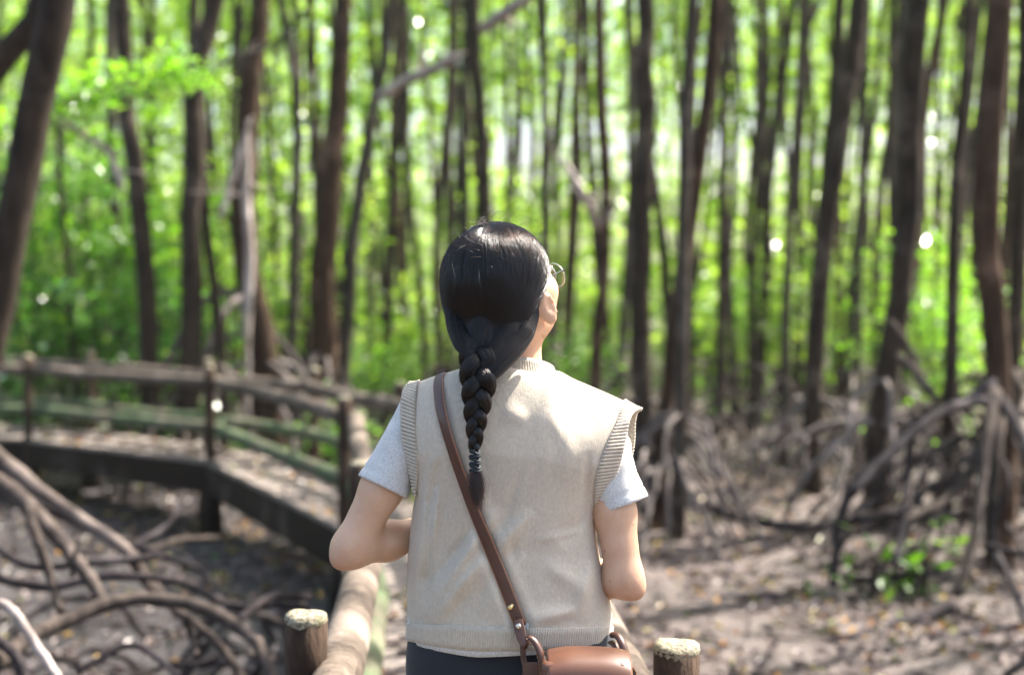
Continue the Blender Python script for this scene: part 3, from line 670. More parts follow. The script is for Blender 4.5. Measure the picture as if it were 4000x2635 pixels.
# the wood beyond, one mass of leaves
n = 150000; g = np.random.default_rng(8)
Y = np.array([33., 42., 52., 64., 80.])[g.integers(0, 5, n)] + g.normal(0, 1.1, n); X = g.uniform(-1, 1, n) * (0.40 * Y + 6)
Z = GZ + 0.3 + g.random(n) ** 0.9 * (7 + 0.22 * Y)
cl = np.sin(X * 1.1 + np.sin(Z * .7) * 0.8 + Y) * (0.7 + .5 * np.sin(Z * 1.1 + Y * .5)) + 0.6 * np.sin(X * 2.9 + Z * .5 + 2 * Y)
ok = cl + g.normal(0, .4, n) > -0.75
zc = (Z - 1.5) / Y; gap = np.exp(-((zc - .096 - .010 * np.sin(X * .8)) / .023) ** 2) * (X > -1 - .03 * Y) * (.55 + .45 * np.sin(X * 1.7 + 1))
ok &= g.random(n) > gap * 1.08
P = np.c_[X, Y, Z][ok]
n2 = 60000; Ys = np.array([15., 20., 26., 33., 42., 52.])[g.integers(0, 6, n2)] + g.normal(0, 1.2, n2)     # the wood closes in on both sides too
Xs = g.choice([-1, 1], n2) * (0.44 * Ys + 4.0 + g.random(n2) * (0.55 * Ys + 6)); Zs = GZ + 0.2 + g.random(n2) ** 1.1 * (3.5 + 0.16 * Ys)
o2 = np.sin(Xs * 1.1 + Ys) * np.sin(Zs * 1.3 + Xs * .4) + .5 * np.sin(2.7 * Ys + Xs) + g.normal(0, .4, n2) > -.5
P = np.vstack([P, np.c_[Xs, Ys, Zs][o2]]); n = len(P)
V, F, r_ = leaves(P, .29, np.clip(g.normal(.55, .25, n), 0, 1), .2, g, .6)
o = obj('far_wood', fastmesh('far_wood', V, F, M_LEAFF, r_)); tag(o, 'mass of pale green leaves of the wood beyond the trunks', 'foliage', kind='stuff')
# ------------------------------------------------------------------ materials for the figure
def skin_mat(elbows):
    b = NB('skin'); g = b.coord('Object'); n = b.noise(g, 28, 4); n2 = b.noise(g, 420, 3)
    c = b.ramp(n, [(0.3, (0.590, 0.345, 0.215)), (0.7, (0.665, 0.425, 0.285))])
    c = b.mix(c, (0.58, 0.30, 0.22), b.ramp(b.noise(g, 9, 2), [(0.55, (0, 0, 0)), (0.75, (0.45, 0.45, 0.45))]))
    vo = b.n('ShaderNodeTexVoronoi', Vector=g, Scale=26.0).outputs['Distance']; c = b.mix(c, (0.20, 0.09, 0.06), b.ramp(vo, [(0.035, (.8, .8, .8)), (0.055, (0, 0, 0))]))
    for e_ in elbows:                                                # elbows are a little darker and rougher
        dd = b.n('ShaderNodeVectorMath', _operation='DISTANCE', i0=g, i1=tuple(e_)).outputs['Value']
        k_ = b.n('ShaderNodeMapRange', i0=dd, i1=0.012, i2=0.050, i3=0.55, i4=0.0).outputs[0]
        c = b.mix(c, (0.47, 0.235, 0.155), b.n('ShaderNodeMath', _operation='MULTIPLY', i0=k_, i1=b.noise(g, 60, 4)).outputs[0])
    return b.pbr(c, 0.48, b.bump(n2, 0.22, 0.0012), Subsurface__Weight=0.12, Subsurface__Radius=(0.012, 0.005, 0.003), Subsurface__Scale=0.6, **{'Specular IOR Level': 0.35})

def knit(name, base, ribscale=None):
    b = NB(name); g = b.coord('Object')
    n0 = b.noise(g, 60, 3); n1 = b.noise(g, 520, 5, 0.75); n2 = b.noise(b.n('ShaderNodeMapping', Vector=g, Scale=(1, 1, .6)).outputs[0], 190, 4, .7)
    c = b.mix(tuple(x * .82 for x in base), tuple(min(1, x * 1.13) for x in base), b.ramp(n2, [(.36, (0, 0, 0)), (.66, (1, 1, 1))]))
    c = b.mix(c, tuple(x * .93 for x in base), n0)
    return b.pbr(c, .95, b.bump(b.mix(n1, n2, .55), .55, .0022), Sheen__Weight=.5, Sheen__Roughness=.45, Sheen__Tint=(1, .95, .88, 1), **{'Specular IOR Level': .1})
M_VEST = knit('beige_wool', (0.565, 0.490, 0.392))
def tee_mat():
    b = NB('heather_cotton'); g = b.coord('Object', (1, 1, .45)); n = b.noise(g, 480, 4, .8); n2 = b.noise(b.coord('Object'), 1400, 2)
    c = b.ramp(n, [(.30, (.26, .255, .245)), (.45, (.56, .55, .525)), (.62, (.68, .665, .635))])
    return b.pbr(c, .9, b.bump(n2, .25, .0006), Sheen__Weight=.2)
M_TEE = tee_mat()
def trouser_mat():
    b = NB('navy_cloth'); g = b.coord('Object'); n = b.noise(g, 700, 2)
    return b.pbr(b.ramp(n, [(.3, (.006, .008, .013)), (.7, (.012, .015, .022))]), .85, b.bump(n, .3, .0008), Sheen__Weight=.1)
M_TROUSER = trouser_mat()
def leather(name, c0, c1, rough=.38):
    b = NB(name); g = b.coord('Object'); n = b.noise(g, 26, 4); n2 = b.noise(g, 900, 3, .6)
    return b.pbr(b.ramp(n, [(.3, c0), (.7, c1)]), rough, b.bump(n2, .18, .0006), Coat__Weight=.15, Coat__Roughness=.35)
M_LEATHER = leather('tan_leather', (.088, .034, .018), (.120, .048, .025))
M_STRAP = leather('brown_leather', (.070, .027, .016), (.092, .037, .022), .42)
M_EDGE = leather('leather_edge', (.30, .115, .05), (.38, .16, .08), .6)
M_STITCH = NB('stitch_thread').pbr((.52, .32, .20), .8)
M_BRASS = NB('brass').pbr((.75, .58, .28), .28, Metallic=1.0)
M_SILVER = NB('pale_metal').pbr((.72, .68, .60), .25, Metallic=1.0)
M_FRAME = NB('dark_metal').pbr((.05, .055, .06), .3, Metallic=.9)
M_FRAME2 = NB('clear_rim').pbr((.5, .52, .5), .25, Metallic=.6)
def glass():
    b = NB('lens_glass'); g1 = b.n('ShaderNodeBsdfTransparent', Color=(.97, .98, .97, 1)).outputs[0]; g2 = b.n('ShaderNodeBsdfGlossy', Roughness=.03).outputs[0]
    f = b.n('ShaderNodeFresnel', IOR=1.5).outputs[0]
    return b.done(b.n('ShaderNodeMixShader', i0=f, i1=g1, i2=g2).outputs[0])
M_GLASS = glass()
M_EYE = NB('eye').pbr((.75, .73, .70), .2)
M_SHOE = NB('white_shoe').pbr((.6, .58, .55), .6)
def hair_mat(name, tip=False):
    b = NB(name)
    h = b.n('ShaderNodeBsdfHairPrincipled', _parametrization='MELANIN')
    for k, v in (('Melanin', .985 if not tip else .90), ('Melanin Redness', .35 if not tip else .55), ('Roughness', .20), ('Radial Roughness', .30), ('Coat', .3), ('Random Color', .12), ('Random Roughness', .2)):
        if k in h.inputs: h.inputs[k].default_value = v
    return b.done(h.outputs[0])
M_HAIR = hair_mat('black_hair'); M_HAIRT = hair_mat('hair_tips', True)
M_HAIRCAP = NB('hair_under').pbr((.004, .0035, .004), .6, **{'Specular IOR Level': .15})
M_TIE = (lambda b: b.pbr(b.ramp(b.noise(b.coord('Object'), 500, 3), [(.3, (.003, .007, .011)), (.7, (.008, .017, .024))]), .75))(NB('teal_elastic'))

# ------------------------------------------------------------------ signed-distance modelling
def surface_nets(Fd, org, h):
    s = Fd < 0; nx, ny, nz = Fd.shape
    cnt = np.zeros((nx - 1, ny - 1, nz - 1), np.int8)
    for i in (0, 1):
        for j in (0, 1):
            for k in (0, 1): cnt += s[i:nx - 1 + i, j:ny - 1 + j, k:nz - 1 + k]
    act = (cnt > 0) & (cnt < 8); I = np.argwhere(act); idx = -np.ones(act.shape, np.int64); idx[act] = np.arange(len(I))
    acc = np.zeros((len(I), 3)); num = np.zeros(len(I)); cs = [(a, b, c) for a in (0, 1) for b in (0, 1) for c in (0, 1)]
    val = {c: Fd[I[:, 0] + c[0], I[:, 1] + c[1], I[:, 2] + c[2]] for c in cs}
    for a in cs:
        for ax in range(3):
            if a[ax] == 0:
                b = list(a); b[ax] = 1; b = tuple(b); va, vb = val[a], val[b]; m = (va < 0) != (vb < 0)
                t = np.where(m, va / np.where(m, va - vb, 1), 0); p = np.array(a, float)[None] + t[:, None] * (np.array(b) - np.array(a))[None]
                acc += p * m[:, None]; num += m
    V = (I + acc / num[:, None]) * h + org
    Q = []
    for ax in range(3):
        o1, o2 = [(1, 2), (2, 0), (0, 1)][ax]
        sl0 = [slice(None)] * 3; sl1 = [slice(None)] * 3; sl0[ax] = slice(0, -1); sl1[ax] = slice(1, None)
        a, b = s[tuple(sl0)], s[tuple(sl1)]; E_ = np.argwhere(a != b)
        ok = (E_[:, o1] > 0) & (E_[:, o2] > 0) & (E_[:, o1] < Fd.shape[o1] - 1) & (E_[:, o2] < Fd.shape[o2] - 1); E_ = E_[ok]
        flip = a[E_[:, 0], E_[:, 1], E_[:, 2]]
        q = []
        for d1, d2 in ((-1, -1), (0, -1), (0, 0), (-1, 0)):
            c = E_.copy(); c[:, o1] += d1; c[:, o2] += d2; q.append(idx[c[:, 0], c[:, 1], c[:, 2]])
        q = np.stack(q, 1); q[~flip] = q[~flip][:, ::-1]; Q.append(q)
    return V, np.vstack(Q)
class SDF:
    def __init__(s, lo, hi, h):
        s.org = np.array(lo, float); s.h = h; s.n = np.ceil((np.array(hi) - s.org) / h).astype(int) + 1
        s.F = np.full(s.n, 0.5, np.float32); s.ax = [s.org[i] + np.arange(s.n[i]) * h for i in range(3)]
    def sub(s, lo, hi):
        a = [max(0, int(np.searchsorted(s.ax[i], lo[i])) - 1) for i in range(3)]; b = [min(s.n[i], int(np.searchsorted(s.ax[i], hi[i])) + 1) for i in range(3)]
        S = tuple(slice(a[i], b[i]) for i in range(3)); G = np.meshgrid(*[s.ax[i][S[i]] for i in range(3)], indexing='ij'); return S, np.stack(G, -1)
    def blend(s, S, d, k, op='u'):
        a = s.F[S]
        if op == 'u':
            if k <= 0: s.F[S] = np.minimum(a, d)
            else: hh = np.clip(.5 + .5 * (a - d) / k, 0, 1); s.F[S] = a * (1 - hh) + d * hh - k * hh * (1 - hh)
        else:
            d = -d; hh = np.clip(.5 + .5 * (d - a) / max(k, 1e-6), 0, 1); s.F[S] = a * (1 - hh) + d * hh + k * hh * (1 - hh)
    def cone(s, a, b, r0, r1, k=.02, sc_=(1, 1, 1), op='u'):
        a = np.asarray(a, float); b = np.asarray(b, float); m = max(r0, r1) * max(1 / np.min(sc_), 1) + .04 + k
        S, G = s.sub(np.minimum(a, b) - m, np.maximum(a, b) + m); q = np.asarray(sc_, float)
        ab = (b - a) * q; p = (G - a) * q; t = np.clip((p @ ab) / (ab @ ab + 1e-12), 0, 1)
        d = np.linalg.norm(p - t[..., None] * ab, axis=-1) - (r0 + (r1 - r0) * t); s.blend(S, d.astype(np.float32), k, op); return s
    def chain(s, pts, rs, k=.01, sc_=(1, 1, 1)):
        for i in range(len(pts) - 1): s.cone(pts[i], pts[i + 1], rs[i], rs[i + 1], k, sc_)
        return s
    def ell(s, c, r, k=.02, rot=None, op='u'):
        c = np.asarray(c, float); r = np.asarray(r, float); m = r.max() + .04 + k; S, G = s.sub(c - m, c + m); p = G - c
        if rot is not None: p = p @ rot        # rot columns = local axes
        k0 = np.linalg.norm(p / r, axis=-1); k1 = np.linalg.norm(p / r ** 2, axis=-1) + 1e-9; s.blend(S, (k0 * (k0 - 1) / k1).astype(np.float32), k, op); return s
    def mesh(s): return surface_nets(s.F, s.org, s.h)
def smoothV(V, F, it=2):
    n = len(V); e = np.vstack([F[:, [0, 1]], F[:, [1, 2]], F[:, [2, 3]], F[:, [3, 0]]])
    for _ in range(it):
        acc = np.zeros_like(V); c = np.zeros(n)
        for k in range(3):
            acc[:, k] = np.bincount(e[:, 0], V[e[:, 1], k], n) + np.bincount(e[:, 1], V[e[:, 0], k], n)
        c = np.bincount(e[:, 0], minlength=n) + np.bincount(e[:, 1], minlength=n)
        V = V * .5 + .5 * acc / c[:, None]
    return V

# ------------------------------------------------------------------ the figure: one continuous body

PY = 2.60
def pp(u, v, y=PY): return px(u, v, y)
YAW = R(40)
HF = np.array([math.sin(YAW), math.cos(YAW), 0.30]); HF /= np.linalg.norm(HF)     # facing: away and to the right, slightly up
HR = np.cross(HF, [0, 0, 1]); HR /= np.linalg.norm(HR); HU = np.cross(HR, HF)
HROT = np.stack([HR, HF, HU], 1)
HC = np.array([-0.010, 2.590, 1.493])                                           # middle of the head
def H(r, f, u): return HC + HR * r + HF * f + HU * u

SL = pp(1655, 1585, 2.605); EL = pp(1372, 2140, 2.565); WL = np.array([-0.115, 2.74, 1.035]); 
SR = pp(2345, 1640, 2.605); ER = pp(2440, 2262, 2.560); WR = np.array([0.095, 2.745, 0.925])
M_SKIN = skin_mat([EL + [-.025, -.030 - PY, -.024], ER + [.022, -.030 - PY, -.024]])
B = SDF((-0.40, 2.38, -0.02), (0.36, 2.98, 1.66), 0.0042)
B.cone((0, PY, .86), (-.005, PY, 1.05), .134, .118, .03, (1, 1.62, 1))          # pelvis, waist
B.cone((-.005, PY, 1.02), (-.005, PY - .005, 1.20), .124, .138, .04, (1, 1.42, 1))
B.cone(SL + [.03, 0, -.01], SR + [-.03, 0, -.01], .052, .052, .05)               # shoulder girdle
B.cone((.008, 2.605, 1.27), H(.0, -.005, -.07), .054, .050, .03)                 # neck
for sx in (-1, 1):                                                              # legs
    B.chain([(sx * .085, PY, .84), (sx * .088, PY + .01, .46), (sx * .09, PY - .015, .10)], [.080, .056, .036], .03)
    B.cone((sx * .09, PY - .03, .035), (sx * .10, PY + .15, .03), .036, .032, .03, (1, 1, 1.1))
UA = (SL + EL) / 2
B.chain([SL, SL * .60 + EL * .40, SL * .42 + EL * .58, EL], [.034, .0350, .0375, .0335], .02)
B.chain([EL, EL * .66 + WL * .34 + [0, 0, -.002], WL], [.0345, .0345, .0235], .022); B.ell(EL + [-.019, -.012, -.019], (.015, .015, .015), .018)
B.chain([SR, SR * .60 + ER * .40, SR * .42 + ER * .58, ER], [.034, .0345, .0375, .0320], .02)
B.chain([ER, ER * .66 + WR * .34, WR], [.0325, .0335, .0235], .022); B.ell(ER + [.020, -.010, -.018], (.014, .014, .015), .018)
def hand(W, dirv, palm_n, side):
    d = np.asarray(dirv, float); d /= np.linalg.norm(d); nrm = np.asarray(palm_n, float); nrm -= d * (nrm @ d); nrm /= np.linalg.norm(nrm); x = np.cross(d, nrm) * side
    K = W + d * .085
    for k, o_ in enumerate((-.030, -.010, .010, .028)):
        L = (.066, .076, .071, .056)[k]; b = K + x * o_ - d * (.004 if k in (0, 3) else 0); p1 = b + d * L * .48 + nrm * .008; p2 = p1 + d * L * .26 + nrm * L * .24; p3 = p2 + d * L * .08 + nrm * L * .26
        B.cone(W + x * o_ * .55 + d * .012, b, .0145, .0125, .012)
        B.chain([b, p1, p2, p3], [.0095, .0088, .0080, .0066], .003)
    t0 = W + d * .022 - x * .022; t1 = t0 + d * .026 - x * .026 + nrm * .012; t2 = t1 + d * .030 - x * .010 + nrm * .012; t3 = t2 + d * .022 + nrm * .006
    B.chain([t0, t1, t2, t3], [.0150, .0115, .0098, .0078], .006)
hand(WL, (.55, .75, .05), (.65, -.45, -.1), 1)
hand(WR, (-.55, .75, .10), (-.65, -.45, -.1), -1)
# head
B.ell(H(0, -.012, .022), (.0735, .0905, .082), .02, HROT)
B.ell(H(0, .030, -.035), (.0585, .058, .078), .03, HROT)
B.ell(H(0, .052, -.086), (.030, .030, .026), .03, HROT)                         # chin
for sx in (-1, 1):
    B.ell(H(sx * .040, .045, -.022), (.030, .036, .034), .02, HROT)             # cheeks
    B.ell(H(sx * .046, .010, -.070), (.020, .040, .022), .03, HROT)             # jaw
    B.ell(H(sx * .030, .086, .008), (.017, .014, .010), .012, HROT, op='s')     # eye sockets
    B.ell(H(sx * .028, .080, .008), (.013, .012, .010), .004, HROT)
    # ears
    B.ell(H(sx * .050, -.008, -.036), (.024, .030, .040), .02, HROT); e = H(sx * .0850, .002, -.038); er = np.stack([HR, HF, HU], 1) @ np.array(Matrix.Rotation(sx * R(-32), 3, 'Z')) @ np.array(Matrix.Rotation(R(8), 3, 'X'))
    B.ell(e, (.0068, .0190, .032), .005, er)
    B.ell(e + HR * sx * .009 + HF * .004 + HU * .004, (.006, .010, .019), .005, er, op='s')
    B.ell(e + HF * .004 - HU * .026, (.006, .009, .009), .006, er)
B.cone(H(0, .088, .004), H(0, .107, -.034), .008, .011, .012); B.ell(H(0, .100, -.038), (.016, .010, .009), .008, HROT)
B.ell(H(0, .086, -.062), (.021, .010, .0065), .006, HROT); B.ell(H(0, .084, -.072), (.019, .010, .0065), .006, HROT)
Vb, Fb = B.mesh(); Vb = smoothV(Vb, Fb, 3)
p0 = np.array([0, PY, 0])
person = obj('person', fastmesh('person', Vb - p0, Fb, M_SKIN, smooth=True), loc=p0)
tag(person, 'person with long black braid wearing a beige knitted vest, standing on the boardwalk', 'person')
def part(name, VF, mat, parent=person, smooth=True):
    o = mk(name, (np.asarray(VF[0], float) - p0, VF[1] if isinstance(VF[1], list) else [tuple(f) for f in VF[1].tolist()]), mat, parent, smooth); return o
for sx in (-1, 1): part('eye', sph(H(sx * .029, .081, .008), .0115), M_EYE)

# ------------------------------------------------------------------ trousers and shoes
T_ = SDF((-0.28, 2.38, 0.0), (0.28, 2.86, 1.0), 0.006)
T_.cone((-.004, PY, .80), (-.004, PY, .94), .180, .152, .02, (1, 1.72, 1))
for sx in (-1, 1): T_.chain([(sx * .092, PY, .82), (sx * .097, PY + .01, .45), (sx * .10, PY - .01, .09)], [.101, .088, .078], .03)
Vt, Ft = T_.mesh(); Vt = smoothV(Vt, Ft, 2)
tr = obj('trousers', fastmesh('trousers', Vt - p0, Ft, M_TROUSER, smooth=True), person)
for sx in (-1, 1):
    S_ = SDF((sx * .1 - .08, 2.5, -.01), (sx * .1 + .08, 2.84, .12), .005); S_.cone((sx * .095, PY - .025, .05), (sx * .105, PY + .145, .042), .046, .042, .02, (1, 1, 1.15)); S_.ell((sx * .095, PY - .02, .07), (.045, .05, .045), .02)
    V, F = S_.mesh(); V[:, 2] = np.maximum(V[:, 2], 0.002); obj('shoe', fastmesh('shoe', V - p0, F, M_SHOE, smooth=True), person)

# ------------------------------------------------------------------ vest
def crv(P, n): return catmull(np.asarray(P, float), n)
NU, NV = 130, 130
bot = crv([(1594, 2440), (1700, 2446), (1850, 2452), (2020, 2458), (2200, 2458), (2392, 2452)], NU)
lef = crv([(1594, 2440), (1588, 2330), (1590, 2220), (1601, 2090), (1612, 1990), (1630, 1895), (1632, 1800), (1622, 1700), (1622, 1600), (1634, 1492)], NV)
rig = crv([(2392, 2452), (2388, 2380), (2365, 2270), (2342, 2170), (2328, 2080), (2325, 2005), (2321, 1940), (2332, 1850), (2372, 1730), (2412, 1640), (2440, 1566)], NV)
top = crv([(1634, 1492), (1690, 1470), (1760, 1450), (1830, 1428), (1880, 1414), (1950, 1420), (2040, 1443), (2120, 1455), (2180, 1448), (2240, 1478), (2320, 1512), (2380, 1538), (2440, 1566)], NU)
s_ = np.linspace(0, 1, NU)[None, :, None]; t_ = np.linspace(0, 1, NV)[:, None, None]
UV = (1 - t_) * bot[None] + t_ * top[None] + (1 - s_) * lef[:, None] + s_ * rig[:, None] - ((1 - s_) * (1 - t_) * bot[0] + s_ * (1 - t_) * bot[-1] + (1 - s_) * t_ * top[0] + s_ * t_ * top[-1])
S2 = s_[..., 0] + 0 * t_[..., 0]; T2 = t_[..., 0] + 0 * s_[..., 0]
NX = pp(2018, 1450)[0]
def vest_y(S, T, UV, front):
    wq = 1 - .20 * np.clip((T - .50) / .2, 0, 1) ** 1.0
    xr = np.clip(abs(2 * S - 1) * wq, 0, 1)
    base = (1 - xr ** 2.3) ** (1 / 2.3)
    Dp = lerpk(T, [0, .12, .3, .5, .66, .8, 1], [.118, .112, .106, .116, .124, .116, .10]) if not front else lerpk(T, [0, .3, .5, .62, .8, 1], [.115, .112, .122, .125, .10, .085])
    tau = np.clip((T - .66) / .34, 0, 1); f = np.sqrt(np.clip(1 - tau ** 2.4, 0, 1))
    x = px(UV[..., 0], UV[..., 1], PY)[..., 0]
    yt = .060 * np.sqrt(np.clip(1 - ((x - NX) / .083) ** 2, 0, 1))
    return (Dp * base * f + (1 - f) * yt)
def ridge(UV, p, q, wd, amp):
    p = np.array(p, float); q = np.array(q, float); d = q - p; L = np.linalg.norm(d); d /= L; r = UV - p; a = (r @ d) / L; n = r @ np.array([-d[1], d[0]])
    ww = wd * (0.6 + .8 * np.clip(a, 0, 1))
    return amp * np.exp(-(n / ww) ** 2) * np.clip(1 - (np.clip(abs(a - .5) * 2, 0, 1.6)) ** 2, 0, 1)
folds = np.zeros((NV, NU))
for a in [((1662, 1890), (1640, 2250), 20, .011), ((1712, 1900), (1672, 2260), 20, .010), ((1950, 1980), (1640, 2420), 34, .012), ((2080, 1990), (1780, 2330), 40, .009), ((1880, 2180), (1690, 2440), 26, .008),
          ((2040, 2150), (1900, 2420), 40, .005), ((2300, 2000), (2180, 2120), 40, -.004), ((2300, 1760), (2290, 2060), 22, -.005), ((2345, 2120), (2250, 2430), 30, .006), ((2250, 2380), (2050, 2430), 30, .006), ((1700, 1760), (1660, 1960), 25, .004), ((2060, 1640), (1960, 1600), 40, .003),
          ((2180, 1560), (2360, 1660), 50, -.003), ((1640, 2060), (1610, 2380), 14, .006), ((2120, 2200), (2340, 2330), 40, .004), ((1690, 2040), (1655, 2400), 18, -.006), ((1840, 2060), (1690, 2300), 22, -.006)]:
    folds += ridge(UV, *a) * 1.8
_sl = crv([(1722, 1466), (1713, 1530), (1748, 1700), (1850, 1990), (1960, 2255), (2035, 2445)], 60)
_sd = np.sqrt(((UV[:, :, None] - _sl[None, None]) ** 2).sum(-1)).min(-1)
folds *= 1 - .8 * np.exp(-(_sd / 45) ** 2)
folds += -.0045 * np.exp(-(_sd / 26) ** 2) + .0035 * np.exp(-((_sd - 52) / 24) ** 2)      # the strap presses into the knit
g = np.random.default_rng(4)
for _ in range(26):
    c = g.uniform((1650, 1550), (2330, 2420)); an = g.normal(1.9, .5); L = g.uniform(60, 170); d = np.array([math.cos(an), math.sin(an)]) * L
    folds += ridge(UV, c - d, c + d, g.uniform(14, 34), g.normal(0, .0016))
edge = np.clip(np.minimum(S2, 1 - S2) / .06, 0, 1) * np.clip((1 - T2) / .15, 0, 1)
yb = PY - vest_y(S2, T2, UV, False) - folds * edge
Pb = px(UV[..., 0], UV[..., 1], yb)
UVf = UV.copy()
neck = np.clip(1 - ((px(UV[..., 0], UV[..., 1], PY)[..., 0] - NX) / .085) ** 2, 0, 1) ** .5
UVf[..., 1] += 110 * neck * np.clip((T2 - .6) / .4, 0, 1)
Pf0 = px(UVf[..., 0], UVf[..., 1], PY); Pf = Pf0.copy(); Pf[..., 1] = PY + vest_y(S2, T2, UV, True)
m = MB(); V, F = grid(Pb); m.add((V, F)); V, F = grid(Pf[:, ::-1]); m.add((V, F))
vest = part('vest', m.get(), M_VEST)
sol = vest.modifiers.new('thickness', 'SOLIDIFY'); sol.thickness = .0045; sol.offset = -1
def ribbed(A, Bq, ribs, amp, name, nacross=5, closed=True, thick=.004, bulge=.0, flip=False):
    """ribbed band between curves A and B (both n x 3, same length); ribs run from A to B"""
    n = ribs * 6; A = catmull(A, n, closed); Bq = catmull(Bq, n, closed)
    w_ = np.linspace(0, 1, nacross)[:, None, None]; P = A[None] * (1 - w_) + Bq[None] * w_
    du = np.roll(P, -1, 1) - np.roll(P, 1, 1); dv = np.repeat((Bq - A)[None], nacross, 0); N = np.cross(du, dv); N /= np.linalg.norm(N, axis=-1, keepdims=True) + 1e-12
    if flip: N = -N
    ph = np.arange(n) / 6 * 2 * math.pi
    prof = (np.clip(np.cos(ph) * 1.5, -1, 1)) * amp
    P = P + N * (prof[None, :, None] + bulge * np.sin(math.pi * w_))
    V, F = grid(P, closed); o = part(name, (V, F), M_VEST, vest)
    sm = o.modifiers.new('thickness', 'SOLIDIFY'); sm.thickness = thick; sm.offset = 0
    return o
# hem band
hb = [(1589, 2497), (1640, 2510), (1740, 2527), (1850, 2539), (2000, 2540), (2200, 2538), (2300, 2538), (2380, 2534)]
kk = np.linspace(0, NU - 1, 24).astype(int); hbr = crv(hb, 24)
A_ = np.vstack([Pb[1, kk] + [0, -.0012, 0], Pf[1, kk[::-1]][1:-1]])
Bb = px(hbr[:, 0], hbr[:, 1], Pb[0, kk][:, 1] + .002); Bf = px(hbr[:, 0], hbr[:, 1], PY); Bf[:, 1] = Pf[0, kk][:, 1]
B_ = np.vstack([Bb, Bf[::-1][1:-1]])
ribbed(A_ , B_, 215, .0009, 'hem_band', flip=True)
# collar
th = np.linspace(0, 2 * math.pi, 24, endpoint=False)
cx, cyy = NX, 2.607
def ringc(rx, ry, zb, zf, zr): return np.c_[cx + rx * np.cos(th), cyy + ry * np.sin(th), (zb + zf) / 2 + (zf - zb) / 2 * np.sin(th) + zr * np.cos(th)]
ribbed(ringc(.082, .070, 1.336, 1.300, -.002), ringc(.067, .060, 1.369, 1.325, -.004), 95, .00035, 'collar', flip=True, bulge=.001)
# armhole bands: closed loops (inner edge on the vest, outer edge round the arm)
def armband(bi, bo, fo_off, shoulder_i, shoulder_o, name, ribs, xi):
    # back half from armpit up to shoulder, front half mirrored in depth
    bi = np.asarray(bi, float); bo = np.asarray(bo, float); n = 14
    bi = crv(bi, n); bo = crv(bo, n); tt = np.linspace(0, 1, n)
    e = PY - np.interp(bi[:, 1][::-1], EDGE[xi][1][::-1] if EDGE[xi][1][0] > EDGE[xi][1][-1] else EDGE[xi][1], EDGE[xi][0][::-1] if EDGE[xi][1][0] > EDGE[xi][1][-1] else EDGE[xi][0])[::-1]
    dep = e                                                     # half depth of the vest at the inner edge
    A1 = px(bi[:, 0], bi[:, 1], PY - dep - .002); A2 = px(bi[:, 0], bi[:, 1], PY); A2[:, 1] = PY + np.interp(tt, [0, .5, .85, 1], [.015, .055, .045, .012])
    od = np.interp(tt, [0, .25, .6, .85, 1], [dep[0] + .004, .050, .058, .042, .0])
    B1 = px(bo[:, 0], bo[:, 1], PY - od); fo = bo + np.array(fo_off)[None] * np.sin(math.pi * np.clip(tt, 0, 1))[:, None] ** .7
    B2 = px(fo[:, 0], fo[:, 1], PY + od * .9)
    A_ = np.vstack([A1, A2[::-1][1:-1]]); B_ = np.vstack([B1, B2[::-1][1:-1]])
    return ribbed(A_, B_, ribs, .0016, name, nacross=6, thick=.0035, flip=xi == 1)
EDGE = {0: (yb[:, 0], UV[:, 0, 1]), 1: (yb[:, -1], UV[:, -1, 1])}
armband([(1624, 1930), (1632, 1870), (1632, 1800), (1623, 1700), (1622, 1600), (1628, 1520), (1640, 1488)],
        [(1616, 1936), (1606, 1870), (1588, 1790), (1570, 1700), (1566, 1600), (1572, 1530), (1602, 1492)], (6, 0), 0, 0, 'armhole_band', 80, 0)
armband([(2326, 2008), (2321, 1945), (2330, 1850), (2370, 1730), (2412, 1640), (2430, 1580), (2440, 1562)],
        [(2336, 2016), (2362, 1945), (2415, 1830), (2440, 1735), (2455, 1655), (2475, 1612), (2508, 1598)], (42, 0), 0, 0, 'armhole_band', 80, 1)

# ------------------------------------------------------------------ tee
tee = None
def sleeve(path, rads, cuff_tilt, seed, name='sleeve'):
    n = 44; C = catmull(path, n); g = np.random.default_rng(seed); k = 60; th = np.linspace(0, 2 * math.pi, k, endpoint=False)
    T, N, Bn = frames(C); r = np.interp(np.linspace(0, 1, n), np.linspace(0, 1, len(rads)), rads)
    rr = r[:, None] * (1 + .018 * np.sin(3 * th[None] + 5 * np.linspace(0, 1, n)[:, None] + seed) + .012 * np.sin(5 * th[None] - 9 * np.linspace(0, 1, n)[:, None]))
    rr[-7:] *= np.array([1, 1.0, .972, 1.004, 1.006, 1.008, 1.0])[:, None]
    rr *= 1 + .035 * np.exp(-((np.linspace(0, 1, n)[:, None] - .55 - .12 * np.sin(2 * th[None] + seed)) / .06) ** 2) - .03 * np.exp(-((np.linspace(0, 1, n)[:, None] - .42 - .15 * np.sin(th[None] + 1 + seed)) / .07) ** 2)
    P = C[:, None] + (np.cos(th)[None, :, None] * N[:, None] + np.sin(th)[None, :, None] * Bn[:, None]) * rr[..., None]
    o = part(name, grid(P, True), M_TEE, tee); s = o.modifiers.new('thickness', 'SOLIDIFY'); s.thickness = .0018; s.offset = -1
    # turned hem
    hb_ = MB(); V, F = grid(P[-5:] + 0, True)
    return P
th = np.linspace(0, 2 * math.pi, 90, endpoint=False)
tb = catmull(B_ if False else np.vstack([Bb, Bf[::-1][1:-1]]), 90, True); cxm = tb.mean(0)
tq = cxm + (tb - cxm) * .985; lo_ = tq.copy(); lo_[:, 2] -= np.interp(tq[:, 0], [-.2, -.15, -.06, .03, .2], [.002, .008, .012, .008, .002]); hi_ = tq.copy(); hi_[:, 2] += .05
